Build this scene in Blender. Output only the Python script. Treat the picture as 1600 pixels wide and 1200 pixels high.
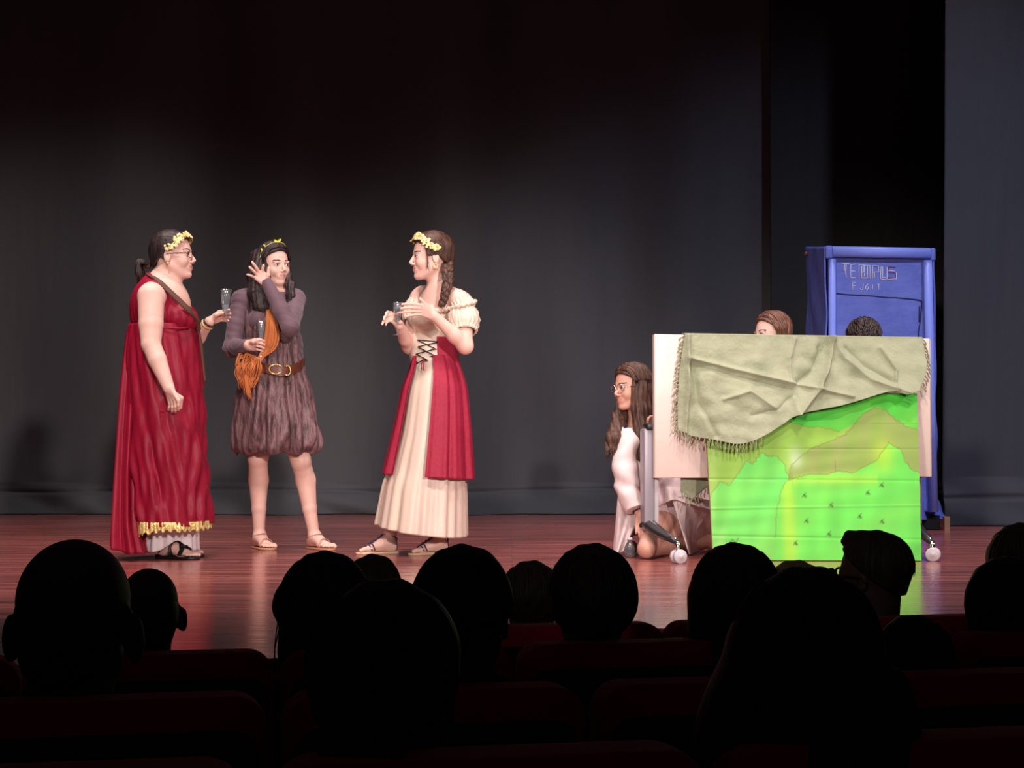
import bpy, math, random
import numpy as np
from mathutils import Vector
random.seed(7); np.random.seed(7)
C = bpy.context.scene.collection
for o in list(bpy.data.objects): bpy.data.objects.remove(o)
PI = math.pi

# ------------------------------------------------------------------ camera, world, lights, exposure
FPX = 2700.0; CAMZ = 0.54; PITCH = math.atan(100 / FPX)
cam = bpy.data.objects.new('camera', bpy.data.cameras.new('camera'))
cam.data.sensor_width = 36; cam.data.lens = FPX / 1600 * 36; cam.data.clip_start = 0.05; cam.data.clip_end = 200
cam.location = (0, 0, CAMZ); cam.rotation_euler = (PI / 2 + PITCH, 0, 0)
C.objects.link(cam); bpy.context.scene.camera = cam
w = bpy.data.worlds.new('world'); bpy.context.scene.world = w; w.use_nodes = True
bg = w.node_tree.nodes['Background']; bg.inputs[0].default_value = (0.75, 0.62, 0.75, 1); bg.inputs[1].default_value = 0.014
vs = bpy.context.scene.view_settings
vs.view_transform = 'Standard'; vs.look = 'None'; vs.exposure = 0.0; vs.gamma = 1.0; vs.use_curve_mapping = False

def spot(name, loc, target, power, angle, color, radius=0.08, blend=0.6):
    l = bpy.data.lights.new(name, 'SPOT'); l.energy = power; l.spot_size = math.radians(angle)
    l.color = color; l.shadow_soft_size = radius; l.spot_blend = blend
    o = bpy.data.objects.new(name, l); C.objects.link(o); o.location = loc
    o.rotation_euler = (Vector(target) - Vector(loc)).to_track_quat('-Z', 'Y').to_euler()
    return o
PINK = (1.0, 0.84, 0.80); WARM = (1.0, 0.88, 0.80); COOL = (0.66, 0.72, 1.0)
# follow spots and profiles at the back of the hall
spot('front_spot', (5.2, -9.0, 4.2), (-1.55, 8.9, 1.30), 6800, 13.5, PINK, 0.34, 0.75)
spot('front_spot', (5.2, -9.0, 4.2), (0.75, 8.9, 1.15), 5000, 13.0, PINK, 0.22, 0.8)
spot('front_spot', (-4.4, -9.0, 4.2), (1.55, 8.6, 1.05), 6000, 12.0, WARM, 0.5, 0.8)
spot('front_spot', (-4.4, -9.0, 4.2), (-0.9, 9.2, 1.25), 2600, 14.0, WARM, 0.6, 0.8)
# unseen spots above the stage front; washes added to brighten the boards
spot('overhead_spot', (-1.6, 4.6, 6.0), (-1.3, 9.0, 0.0), 900, 60, PINK, 0.3, 0.9)
spot('overhead_spot', (2.0, 4.6, 6.0), (1.6, 9.0, 0.0), 700, 56, WARM, 0.3, 0.9)
for lx in (-3.2, -0.6, 2.0): spot('added_floor_wash', (lx, 7.9, 6.6), (lx, 7.9, 0), 760, 50, (1.0, 0.80, 0.80), 0.4, 0.5)  # added downlights that lift the brightness of the boards
for lx in (-3.4, -0.4, 2.6): spot('added_rear_floor_wash', (lx, 11.4, 6.8), (lx, 11.2, 0), 620, 62, (1.0, 0.80, 0.80), 0.5, 1.0)  # added behind the actors to brighten the rear boards
for lx in (-3.0, 0.2): spot('back_wash', (lx, 10.6, 6.6), (lx, 13.3, 0.0), 190, 46, (0.95, 0.93, 1.0), 0.4, 1.0)
spot('side_spot', (6.6, 7.2, 3.9), (-0.6, 9.0, 0.6), 520, 44, PINK, 0.12, 0.7)
spot('blue_spot', (4.6, 5.2, 4.6), (3.2, 12.0, 1.0), 900, 50, COOL, 0.2, 0.9)

# ------------------------------------------------------------------ helpers
SIN, COS = math.sin(PITCH), math.cos(PITCH)
def W(px, py, Y):
    u = (px - 800) / FPX; v = (600 - py) / FPX
    yy = COS - v * SIN; zz = SIN + v * COS
    s = Y / yy
    return np.array([u * s, Y, CAMZ + zz * s])

def G(px, py, z=0.0):
    """the point of the stage floor (or of height z) seen at a pixel of the photograph"""
    a = W(px, py, 1.0) - np.array([0, 0, CAMZ]); return np.array([0, 0, CAMZ]) + a * ((z - CAMZ) / a[2])

def tag(o, label=None, cat=None, group=None, kind=None):
    if label: o['label'] = label
    if cat: o['category'] = cat
    if group: o['group'] = group
    if kind: o['kind'] = kind
    return o

def thing(name, loc, label, cat, group=None, rz=0):
    o = bpy.data.objects.new(name, None); C.objects.link(o); o.location = tuple(loc)
    o.rotation_euler = (0, 0, rz); o.empty_display_size = 0.1
    return tag(o, label, cat, group)

def obj(name, VF, mat, parent=None, smooth=True, world=True):
    """VF = (verts, faces); coordinates are world ones and become local to an unrotated parent"""
    V, F = VF
    V = np.asarray(V, dtype=float)
    if parent is not None and world: V = V - np.array(parent.matrix_basis.translation if parent.parent is None else wloc(parent))
    me = bpy.data.meshes.new(name); me.from_pydata(V.tolist(), [], F if isinstance(F, list) else F.tolist())
    mats = mat if isinstance(mat, (list, tuple)) else [mat]
    for m in mats: me.materials.append(m)
    if smooth: me.polygons.foreach_set('use_smooth', [True] * len(me.polygons))
    me.update()
    o = bpy.data.objects.new(name, me); C.objects.link(o)
    if parent is not None: o.parent = parent
    return o
def wloc(o):
    v = np.zeros(3)
    while o is not None: v += np.array(o.location); o = o.parent
    return v

def join(parts):
    V = []; F = []; n = 0
    for v, f in parts:
        v = np.asarray(v); V.append(v)
        F += [[i + n for i in q] for q in (f if isinstance(f, list) else f.tolist())]
        n += len(v)
    return np.vstack(V), F

# ------------------------------------------------------------------ materials
def mat(name, col, rough=0.6, spec=0.4, metal=0.0, noise=None, bump=None, sheen=0.0, trans=0.0, ior=1.45, sss=0.0, coat=0.0):
    m = bpy.data.materials.new(name); m.use_nodes = True; nt = m.node_tree; b = nt.nodes['Principled BSDF']
    b.inputs['Base Color'].default_value = (*col, 1); b.inputs['Roughness'].default_value = rough
    b.inputs['Specular IOR Level'].default_value = spec; b.inputs['Metallic'].default_value = metal
    b.inputs['Sheen Weight'].default_value = sheen; b.inputs['Transmission Weight'].default_value = trans
    b.inputs['IOR'].default_value = ior; b.inputs['Coat Weight'].default_value = coat
    if sss:
        b.inputs['Subsurface Weight'].default_value = sss; b.inputs['Subsurface Radius'].default_value = (0.02, 0.008, 0.005)
        b.inputs['Subsurface Scale'].default_value = 0.3
    if noise or bump:
        tc = nt.nodes.new('ShaderNodeTexCoord')
    if noise:   # (scale xyz, colour 2, low, high)
        sc, c2, lo, hi = noise
        mp = nt.nodes.new('ShaderNodeMapping'); mp.inputs['Scale'].default_value = sc
        nt.links.new(tc.outputs['Object'], mp.inputs[0])
        n = nt.nodes.new('ShaderNodeTexNoise'); n.inputs['Scale'].default_value = 1; n.inputs['Detail'].default_value = 4
        nt.links.new(mp.outputs[0], n.inputs[0])
        r = nt.nodes.new('ShaderNodeValToRGB'); r.color_ramp.elements[0].position = lo; r.color_ramp.elements[1].position = hi
        r.color_ramp.elements[0].color = (*col, 1); r.color_ramp.elements[1].color = (*c2, 1)
        nt.links.new(n.outputs[0], r.inputs[0]); nt.links.new(r.outputs[0], b.inputs['Base Color'])
    if bump:    # (scale xyz, strength, distance)
        sc, st, di = bump
        mp = nt.nodes.new('ShaderNodeMapping'); mp.inputs['Scale'].default_value = sc
        nt.links.new(tc.outputs['Object'], mp.inputs[0])
        n = nt.nodes.new('ShaderNodeTexNoise'); n.inputs['Scale'].default_value = 1; n.inputs['Detail'].default_value = 3
        nt.links.new(mp.outputs[0], n.inputs[0])
        bp = nt.nodes.new('ShaderNodeBump'); bp.inputs['Strength'].default_value = st; bp.inputs['Distance'].default_value = di
        nt.links.new(n.outputs[0], bp.inputs['Height']); nt.links.new(bp.outputs[0], b.inputs['Normal'])
    return m

M = {}
M['skin'] = mat('skin', (0.79, 0.52, 0.44), 0.45, 0.35, noise=((9, 9, 9), (0.74, 0.44, 0.37), 0.45, 0.75), sss=0.12)
M['skin_tan'] = mat('skin_tan', (0.64, 0.35, 0.27), 0.45, 0.35, noise=((9, 9, 9), (0.56, 0.28, 0.22), 0.45, 0.75), sss=0.12)
M['lips'] = mat('lips', (0.60, 0.24, 0.21), 0.35, 0.5)
M['brow'] = mat('brow', (0.05, 0.03, 0.025), 0.7)
M['sclera'] = mat('sclera', (0.75, 0.70, 0.68), 0.2)
M['iris'] = mat('iris', (0.04, 0.022, 0.015), 0.15)
M['hair_black'] = mat('hair_black', (0.016, 0.010, 0.010), 0.45, 0.4, noise=((60, 60, 14), (0.045, 0.028, 0.026), 0.4, 0.7), bump=((160, 160, 30), 0.5, 0.004))
M['hair_brown'] = mat('hair_brown', (0.045, 0.022, 0.016), 0.45, 0.4, noise=((60, 60, 12), (0.12, 0.055, 0.035), 0.4, 0.7), bump=((160, 160, 30), 0.5, 0.004))
M['hair_auburn'] = mat('hair_auburn', (0.09, 0.035, 0.022), 0.38, 0.6, noise=((60, 60, 12), (0.2, 0.08, 0.05), 0.4, 0.7), bump=((160, 160, 30), 0.5, 0.004))
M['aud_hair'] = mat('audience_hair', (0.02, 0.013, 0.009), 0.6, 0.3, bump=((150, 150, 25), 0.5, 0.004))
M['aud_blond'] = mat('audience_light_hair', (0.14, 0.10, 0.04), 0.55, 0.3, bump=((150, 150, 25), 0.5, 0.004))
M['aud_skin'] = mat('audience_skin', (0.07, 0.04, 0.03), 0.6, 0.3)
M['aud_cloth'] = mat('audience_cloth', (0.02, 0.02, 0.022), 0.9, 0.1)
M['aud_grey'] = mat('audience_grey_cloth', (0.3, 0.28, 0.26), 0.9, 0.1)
M['red'] = mat('crimson_cloth', (0.29, 0.007, 0.030), 0.46, 0.28, noise=((5, 5, 2), (0.23, 0.005, 0.024), 0.4, 0.7), bump=((9, 9, 5), 0.4, 0.03))
M['red2'] = mat('raspberry_cloth', (0.34, 0.016, 0.048), 0.6, 0.3, noise=((60, 60, 60), (0.29, 0.012, 0.038), 0.4, 0.7), bump=((25, 25, 7), 0.35, 0.01))
M['gold'] = mat('gold_sequins', (0.85, 0.68, 0.26), 0.3, 0.6, 0.5, bump=((90, 90, 90), 0.8, 0.01))
M['goldleaf'] = mat('gold_leaves', (0.95, 0.80, 0.33), 0.35, 0.6, 0.25, noise=((70, 70, 70), (0.9, 0.62, 0.45), 0.5, 0.7))
M['lime'] = mat('yellow_green_ribbon', (0.72, 0.72, 0.12), 0.5)
M['cream'] = mat('cream_satin', (0.70, 0.58, 0.47), 0.4, 0.4, noise=((3, 3, 1), (0.68, 0.52, 0.45), 0.4, 0.7), bump=((16, 16, 4), 0.35, 0.015), sheen=0.0)
M['white'] = mat('white_cloth', (0.80, 0.72, 0.74), 0.7, 0.2, bump=((14, 14, 6), 0.5, 0.02))
M['tunic'] = mat('tunic_white', (0.74, 0.60, 0.60), 0.75, 0.2, bump=((12, 12, 7), 0.6, 0.02))
M['plum'] = mat('plum_jersey', (0.135, 0.082, 0.105), 0.65, 0.25, bump=((12, 12, 40), 0.25, 0.01), sheen=0.2)
M['brown'] = mat('crinkled_brown', (0.20, 0.105, 0.115), 0.42, 0.5, noise=((38, 38, 9), (0.055, 0.028, 0.03), 0.42, 0.68), bump=((55, 55, 14), 1.0, 0.012))
M['brownsash'] = mat('brown_ribbon', (0.10, 0.045, 0.03), 0.6)
M['orange'] = mat('orange_yarn', (0.58, 0.19, 0.065), 0.75, 0.2)
M['belt'] = mat('brown_leather', (0.13, 0.038, 0.022), 0.35, 0.5, noise=((30, 30, 30), (0.2, 0.06, 0.035), 0.4, 0.7))
M['black'] = mat('black_leather', (0.012, 0.010, 0.011), 0.35, 0.5)
M['navy'] = mat('navy_straps', (0.030, 0.030, 0.065), 0.35, 0.5)
M['tansole'] = mat('tan_leather', (0.55, 0.27, 0.17), 0.5)
M['palesole'] = mat('pale_sole', (0.72, 0.50, 0.33), 0.5)
M['chrome'] = mat('chrome', (0.8, 0.8, 0.8), 0.15, 0.5, 1.0)
M['darkmetal'] = mat('dark_metal', (0.045, 0.045, 0.05), 0.35, 0.5, 0.5)
M['grey'] = mat('grey_metal', (0.36, 0.33, 0.38), 0.35, 0.5, 0.1)
M['wheel'] = mat('pale_plastic', (0.60, 0.56, 0.60), 0.4)
M['board'] = mat('white_laminate', (0.82, 0.68, 0.62), 0.35, 0.45, noise=((2, 2, 8), (0.80, 0.64, 0.59), 0.35, 0.7))
M['boardedge'] = mat('beige_edge_band', (0.62, 0.50, 0.46), 0.5)
M['sage'] = mat('sage_cloth', (0.34, 0.37, 0.25), 0.8, 0.2, noise=((9, 9, 9), (0.29, 0.32, 0.21), 0.4, 0.7), bump=((26, 26, 26), 0.55, 0.012), sheen=0.2)
M['sagefringe'] = mat('sage_fringe', (0.27, 0.28, 0.17), 0.85, 0.2)
M['blue'] = mat('blue_paper', (0.125, 0.17, 0.60), 0.5, 0.4, noise=((7, 7, 5), (0.095, 0.135, 0.52), 0.4, 0.65), bump=((9, 9, 12), 0.4, 0.02))
M['bluepipe'] = mat('blue_tube', (0.22, 0.30, 0.85), 0.45, 0.4, bump=((12, 12, 12), 0.2, 0.01))
M['bluedark'] = mat('dark_blue_strip', (0.05, 0.06, 0.20), 0.8)  # darker blue for the strip below the booth's top tube
M['chalk'] = mat('chalk_white', (0.72, 0.72, 0.85), 0.8)
M['navyline'] = mat('navy_marker', (0.012, 0.014, 0.09), 0.7)
M['redmark'] = mat('faded_red_print', (0.24, 0.085, 0.34), 0.7)
M['wood'] = mat('pale_wood', (0.42, 0.24, 0.13), 0.6, noise=((4, 4, 30), (0.3, 0.16, 0.09), 0.4, 0.7))
M['seat_red'] = mat('seat_velvet', (0.34, 0.012, 0.034), 0.9, 0.1, sheen=0.1)
M['seat_black'] = mat('seat_shell', (0.012, 0.012, 0.012), 0.6, 0.2)
M['darkwall'] = mat('dark_wall', (0.01, 0.01, 0.01), 0.9)
def thin_glass(name, tint, gloss, light_mix):
    m = bpy.data.materials.new(name); m.use_nodes = True; nt = m.node_tree; nt.nodes.remove(nt.nodes['Principled BSDF']); L = nt.links.new
    out = nt.nodes['Material Output']; t = nt.nodes.new('ShaderNodeBsdfTransparent'); t.inputs[0].default_value = (*tint, 1)
    g = nt.nodes.new('ShaderNodeBsdfGlossy'); g.inputs['Roughness'].default_value = 0.12; d = nt.nodes.new('ShaderNodeBsdfDiffuse'); d.inputs[0].default_value = (0.75, 0.85, 0.9, 1)
    lw = nt.nodes.new('ShaderNodeLayerWeight'); lw.inputs[0].default_value = gloss; m1 = nt.nodes.new('ShaderNodeMixShader'); m2 = nt.nodes.new('ShaderNodeMixShader')
    m2.inputs[0].default_value = light_mix; L(t.outputs[0], m2.inputs[1]); L(d.outputs[0], m2.inputs[2])  # whitish diffuse mixed in, standing for light caught by glass and water
    L(lw.outputs['Facing'], m1.inputs[0]); L(m2.outputs[0], m1.inputs[1]); L(g.outputs[0], m1.inputs[2]); L(m1.outputs[0], out.inputs[0]); return m
M['glass'] = thin_glass('clear_glass', (0.93, 0.95, 0.96), 0.28, 0.05)
M['water'] = thin_glass('water', (0.85, 0.92, 0.95), 0.30, 0.22)  # larger white share paints in the bright refracted light
M['jewel'] = mat('dark_beads', (0.05, 0.02, 0.04), 0.3)

def curtain_mat(name, c1, c2):
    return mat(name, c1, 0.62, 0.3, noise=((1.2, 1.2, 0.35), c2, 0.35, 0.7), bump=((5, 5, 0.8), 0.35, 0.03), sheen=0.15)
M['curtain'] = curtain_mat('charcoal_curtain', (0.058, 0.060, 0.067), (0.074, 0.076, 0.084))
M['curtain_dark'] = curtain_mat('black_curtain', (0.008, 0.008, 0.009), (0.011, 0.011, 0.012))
M['curtain_leg'] = curtain_mat('slate_leg', (0.032, 0.034, 0.045), (0.040, 0.042, 0.052))

def floor_mat():
    m = bpy.data.materials.new('stage_planks'); m.use_nodes = True; nt = m.node_tree; b = nt.nodes['Principled BSDF']; L = nt.links.new
    N = lambda t: nt.nodes.new(t)
    tc = N('ShaderNodeTexCoord')
    br = N('ShaderNodeTexBrick'); br.inputs['Scale'].default_value = 1; br.offset = 0.37
    br.inputs['Brick Width'].default_value = 1.3; br.inputs['Row Height'].default_value = 0.13; br.inputs['Mortar Size'].default_value = 0.0012
    br.inputs['Color1'].default_value = (0.36, 0.115, 0.100, 1); br.inputs['Color2'].default_value = (0.27, 0.080, 0.072, 1)
    br.inputs['Mortar'].default_value = (0.03, 0.01, 0.01, 1)
    L(tc.outputs['Object'], br.inputs[0])
    mp = N('ShaderNodeMapping'); mp.inputs['Scale'].default_value = (1.3, 16, 1); L(tc.outputs['Object'], mp.inputs[0])
    n = N('ShaderNodeTexNoise'); n.inputs['Scale'].default_value = 1; n.inputs['Detail'].default_value = 5; L(mp.outputs[0], n.inputs[0])
    r = N('ShaderNodeValToRGB'); r.color_ramp.elements[0].position = 0.3; r.color_ramp.elements[1].position = 0.72
    r.color_ramp.elements[0].color = (0.34, 0.30, 0.30, 1); r.color_ramp.elements[1].color = (1.45, 1.35, 1.3, 1); L(n.outputs[0], r.inputs[0])
    mx = N('ShaderNodeMix'); mx.data_type = 'RGBA'; mx.blend_type = 'MULTIPLY'; mx.inputs[0].default_value = 1
    L(br.outputs[0], mx.inputs[6]); L(r.outputs[0], mx.inputs[7]); L(mx.outputs[2], b.inputs['Base Color'])
    b.inputs['Specular IOR Level'].default_value = 0.65
    rr = N('ShaderNodeMapRange'); rr.inputs[3].default_value = 0.12; rr.inputs[4].default_value = 0.28; L(n.outputs[0], rr.inputs[0]); L(rr.outputs[0], b.inputs['Roughness'])
    mp2 = N('ShaderNodeMapping'); mp2.inputs['Scale'].default_value = (0.9, 20, 1); L(tc.outputs['Object'], mp2.inputs[0])
    n2 = N('ShaderNodeTexNoise'); n2.inputs['Scale'].default_value = 1; n2.inputs['Detail'].default_value = 2; L(mp2.outputs[0], n2.inputs[0])
    bp = N('ShaderNodeBump'); bp.inputs['Strength'].default_value = 0.22; bp.inputs['Distance'].default_value = 0.006
    L(n2.outputs[0], bp.inputs['Height']); L(bp.outputs[0], b.inputs['Normal'])
    return m
M['planks'] = floor_mat()
M['carpet'] = mat('aisle_floor', (0.01, 0.008, 0.008), 0.95)

# ------------------------------------------------------------------ primitive shapes
def box(c, size, R=None, bev=0.0):
    hx, hy, hz = [s / 2 for s in size]
    if bev > 0:
        import bmesh
        bm = bmesh.new(); bmesh.ops.create_cube(bm, size=1)
        for v in bm.verts: v.co = Vector((v.co.x * size[0], v.co.y * size[1], v.co.z * size[2]))
        bmesh.ops.bevel(bm, geom=list(bm.edges), offset=bev, segments=3, affect='EDGES', profile=0.5)
        V = np.array([v.co[:] for v in bm.verts]); bm.verts.index_update(); F = [[v.index for v in f.verts] for f in bm.faces]; bm.free()
    else:
        V = np.array([[x, y, z] for x in (-hx, hx) for y in (-hy, hy) for z in (-hz, hz)])
        F = [[0, 1, 3, 2], [4, 6, 7, 5], [0, 4, 5, 1], [2, 3, 7, 6], [0, 2, 6, 4], [1, 5, 7, 3]]
    if R is not None: V = V @ np.asarray(R).T
    return V + np.asarray(c), F

def rotz(a): c, s = math.cos(a), math.sin(a); return np.array([[c, -s, 0], [s, c, 0], [0, 0, 1]])
def rotx(a): c, s = math.cos(a), math.sin(a); return np.array([[1, 0, 0], [0, c, -s], [0, s, c]])
def roty(a): c, s = math.cos(a), math.sin(a); return np.array([[c, 0, s], [0, 1, 0], [-s, 0, c]])
def nrm(v): v = np.asarray(v, float); return v / (np.linalg.norm(v) + 1e-12)

def spline(P, n):
    """Catmull-Rom through P, n samples"""
    P = np.asarray(P, float)
    if len(P) < 3:
        t = np.linspace(0, 1, n)[:, None]; return P[0] * (1 - t) + P[-1] * t
    Q = np.vstack([2 * P[0] - P[1], P, 2 * P[-1] - P[-2]]); m = len(P) - 1
    out = []
    for s in np.linspace(0, m, n):
        i = min(int(s), m - 1); t = s - i
        a, b, c, d = Q[i], Q[i + 1], Q[i + 2], Q[i + 3]
        out.append(0.5 * ((2 * b) + (-a + c) * t + (2 * a - 5 * b + 4 * c - d) * t * t + (-a + 3 * b - 3 * c + d) * t ** 3))
    return np.array(out)

def tube(P, r, n=8, flat=1.0, up=None, cap=True):
    """tube along P; r scalar or list; flat <1 squeezes along the frame's second axis"""
    P = np.asarray(P, float); k = len(P)
    r = np.interp(np.linspace(0, 1, k), np.linspace(0, 1, np.size(r)), np.atleast_1d(r)) if np.size(r) > 1 else np.full(k, float(r))
    T = np.gradient(P, axis=0); T /= (np.linalg.norm(T, axis=1)[:, None] + 1e-12)
    ref = np.array([0, 0, 1.0]) if up is None else nrm(up)
    if abs(T[0] @ ref) > 0.95: ref = np.array([1.0, 0.1, 0])
    u = nrm(ref - (ref @ T[0]) * T[0]); V = []
    a = np.linspace(0, 2 * PI, n, endpoint=False)
    for i in range(k):
        if up is not None: u = nrm(nrm(up) - (nrm(up) @ T[i]) * T[i])
        else: u = nrm(u - (u @ T[i]) * T[i])
        v = np.cross(T[i], u)
        V.append(P[i] + r[i] * (np.cos(a)[:, None] * v + np.sin(a)[:, None] * u * flat))
    V = np.vstack(V); F = []
    for i in range(k - 1):
        for j in range(n):
            F.append([i * n + j, i * n + (j + 1) % n, (i + 1) * n + (j + 1) % n, (i + 1) * n + j])
    if cap: F += [list(range(n))[::-1], [(k - 1) * n + j for j in range(n)]]
    return V, F

def lathe(prof, c, n=24, R=None):
    a = np.linspace(0, 2 * PI, n, endpoint=False); V = []; k = len(prof)
    for r, z in prof: V.append(np.c_[r * np.cos(a), r * np.sin(a), np.full(n, z)])
    V = np.vstack(V); F = []
    for i in range(k - 1):
        for j in range(n): F.append([i * n + j, i * n + (j + 1) % n, (i + 1) * n + (j + 1) % n, (i + 1) * n + j])
    if R is not None: V = V @ np.asarray(R).T
    return V + np.asarray(c), F

def ball(c, r, n=12, R=None):
    r = np.atleast_1d(r) * np.ones(3)
    V = []; F = []; a = np.linspace(0, 2 * PI, n, endpoint=False); m = max(6, n // 2)
    for i in range(1, m):
        p = PI * i / m; V.append(np.c_[np.sin(p) * np.cos(a), np.sin(p) * np.sin(a), np.full(n, np.cos(p))])
    V = np.vstack(V + [np.array([[0, 0, 1.0], [0, 0, -1.0]])])
    for i in range(m - 2):
        for j in range(n): F.append([i * n + j, (i + 1) * n + j, (i + 1) * n + (j + 1) % n, i * n + (j + 1) % n])
    t = len(V) - 2
    for j in range(n): F.append([t, j, (j + 1) % n]); F.append([t + 1, (m - 2) * n + (j + 1) % n, (m - 2) * n + j])
    V = V * r
    if R is not None: V = V @ np.asarray(R).T
    return V + np.asarray(c), F

def grid(P):
    """P: (a,b,3) array of points"""
    a, b = P.shape[:2]; V = P.reshape(-1, 3)
    i, j = np.meshgrid(np.arange(a - 1), np.arange(b - 1), indexing='ij'); q = (i * b + j).ravel()
    return V, np.c_[q, q + b, q + b + 1, q + 1]

def solid(o, t=0.003, off=0):
    m = o.modifiers.new('thickness', 'SOLIDIFY'); m.thickness = t; m.offset = off; return o

# ------------------------------------------------------------------ signed distance modelling (one continuous skin)
class Body:
    def __init__(s): s.p = []
    def cone(s, a, b, ra, rb, k=0.02, tag='', axis=None, q=1.0): s.p.append(('cone', np.array(a, float), np.array(b, float), ra, rb, k, tag, axis, q)); return s
    def ell(s, c, r, R=None, k=0.02, tag='', op=1): s.p.append(('ell', np.array(c, float), np.atleast_1d(r) * np.ones(3), R, op, k, tag, None, 1)); return s
    def chain(s, P, r, k=0.02, tag='', axis=None, q=1.0):
        for i in range(len(P) - 1): s.cone(P[i], P[i + 1], r[i], r[i + 1], k, tag, axis, q)
        return s
    def mesh(s, h=0.004, tags=None, skip=None, inflate=0.0, cut=None, disp=None):
        pr = [p for p in s.p if (tags is None or p[6] in tags) and (skip is None or p[6] not in skip)]
        lo = np.full(3, 1e9); hi = -lo
        def bb(p):
            if p[0] == 'cone':
                r = max(p[3], p[4]) * max(1, p[8]) + inflate; return np.minimum(p[1], p[2]) - r, np.maximum(p[1], p[2]) + r
            r = max(p[2]) + inflate; return p[1] - r, p[1] + r
        for p in pr:
            if p[0] == 'ell' and p[4] < 0: continue
            a, b = bb(p); lo = np.minimum(lo, a); hi = np.maximum(hi, b)
        lo -= 5 * h + 0.012; hi += 5 * h + 0.012
        n = np.ceil((hi - lo) / h).astype(int) + 1
        ax = [lo[i] + h * np.arange(n[i]) for i in range(3)]
        F = np.full(n, 0.08, np.float32)
        for p in pr:
            k = p[5]; a, b = bb(p); m = k + 4 * h
            i0 = np.clip(((a - m - lo) / h).astype(int), 0, n - 1); i1 = np.clip(((b + m - lo) / h).astype(int) + 2, 1, n)
            sl = tuple(slice(i0[i], i1[i]) for i in range(3))
            X = ax[0][sl[0]][:, None, None].astype(np.float32); Y = ax[1][sl[1]][None, :, None].astype(np.float32); Z = ax[2][sl[2]][None, None, :].astype(np.float32)
            if p[0] == 'cone':
                A = p[1]; d = p[2] - p[1]; L = float(d @ d) + 1e-12
                px, py, pz = X - A[0], Y - A[1], Z - A[2]
                t = np.clip((px * d[0] + py * d[1] + pz * d[2]) / L, 0, 1)
                vx, vy, vz = px - t * d[0], py - t * d[1], pz - t * d[2]
                if p[7] is not None:
                    e = nrm(p[7]); q = (vx * e[0] + vy * e[1] + vz * e[2]) * (1 - 1 / p[8]); vx = vx - q * e[0]; vy = vy - q * e[1]; vz = vz - q * e[2]
                D = np.sqrt(vx * vx + vy * vy + vz * vz) - (p[3] + (p[4] - p[3]) * t)
            else:
                c, r, R = p[1], p[2], p[3]
                px, py, pz = X - c[0], Y - c[1], Z - c[2]
                if R is not None:
                    px, py, pz = (px * R[0, j] + py * R[1, j] + pz * R[2, j] for j in range(3))
                k0 = np.sqrt((px / r[0]) ** 2 + (py / r[1]) ** 2 + (pz / r[2]) ** 2); k1 = np.sqrt((px / r[0] ** 2) ** 2 + (py / r[1] ** 2) ** 2 + (pz / r[2] ** 2) ** 2)
                D = k0 * (k0 - 1) / (k1 + 1e-9)
            G = F[sl]
            if p[0] == 'ell' and p[4] < 0:
                hh = np.clip(0.5 - 0.5 * (G + D) / k, 0, 1); F[sl] = G + (-D - G) * hh + k * hh * (1 - hh)
            else:
                D = D - inflate
                hh = np.clip(0.5 + 0.5 * (G - D) / k, 0, 1); F[sl] = G + (D - G) * hh - k * hh * (1 - hh)
        if cut is not None or disp is not None:
            X, Y, Z = (ax[0][:, None, None], ax[1][None, :, None], ax[2][None, None, :])
            if disp is not None: F = F + disp(X, Y, Z)
            if cut is not None: F = np.maximum(F, cut(X, Y, Z))
        return nets(F, lo, h)

def nets(F, lo, h):
    ins = F < 0
    c = np.zeros(np.array(F.shape) - 1, np.int8)
    for a in (0, 1):
        for b in (0, 1):
            for d in (0, 1): c += ins[a:a + c.shape[0], b:b + c.shape[1], d:d + c.shape[2]]
    act = (c > 0) & (c < 8); I = np.argwhere(act); idx = np.full(c.shape, -1, np.int32); idx[act] = np.arange(len(I))
    cor = [(a, b, d) for a in (0, 1) for b in (0, 1) for d in (0, 1)]
    val = {q: F[I[:, 0] + q[0], I[:, 1] + q[1], I[:, 2] + q[2]] for q in cor}
    S = np.zeros((len(I), 3)); N = np.zeros(len(I))
    for q in cor:
        for ax in range(3):
            if q[ax] == 0:
                q2 = tuple(1 if i == ax else q[i] for i in range(3)); a, b = val[q], val[q2]
                m = (a < 0) != (b < 0); t = np.where(m, a / np.where(m, a - b, 1), 0)
                P = np.tile(np.array(q, float), (len(I), 1)); P[:, ax] = t
                S += P * m[:, None]; N += m
    V = (I + S / N[:, None]) * h + lo
    Q = []
    for ax in range(3):
        a = [slice(None)] * 3; b = [slice(None)] * 3; a[ax] = slice(0, -1); b[ax] = slice(1, None)
        A = ins[tuple(a)]; B = ins[tuple(b)]; e = np.argwhere(A != B)
        o1, o2 = [(1, 2), (2, 0), (0, 1)][ax]
        e = e[(e[:, o1] > 0) & (e[:, o2] > 0) & (e[:, o1] < F.shape[o1] - 1) & (e[:, o2] < F.shape[o2] - 1)]
        fl = A[e[:, 0], e[:, 1], e[:, 2]]
        def g(d1, d2):
            k = e.copy(); k[:, o1] -= d1; k[:, o2] -= d2; return idx[k[:, 0], k[:, 1], k[:, 2]]
        q = np.c_[g(1, 1), g(0, 1), g(0, 0), g(1, 0)]; q[~fl] = q[~fl][:, ::-1]; Q.append(q)
    return V, np.vstack(Q)

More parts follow.
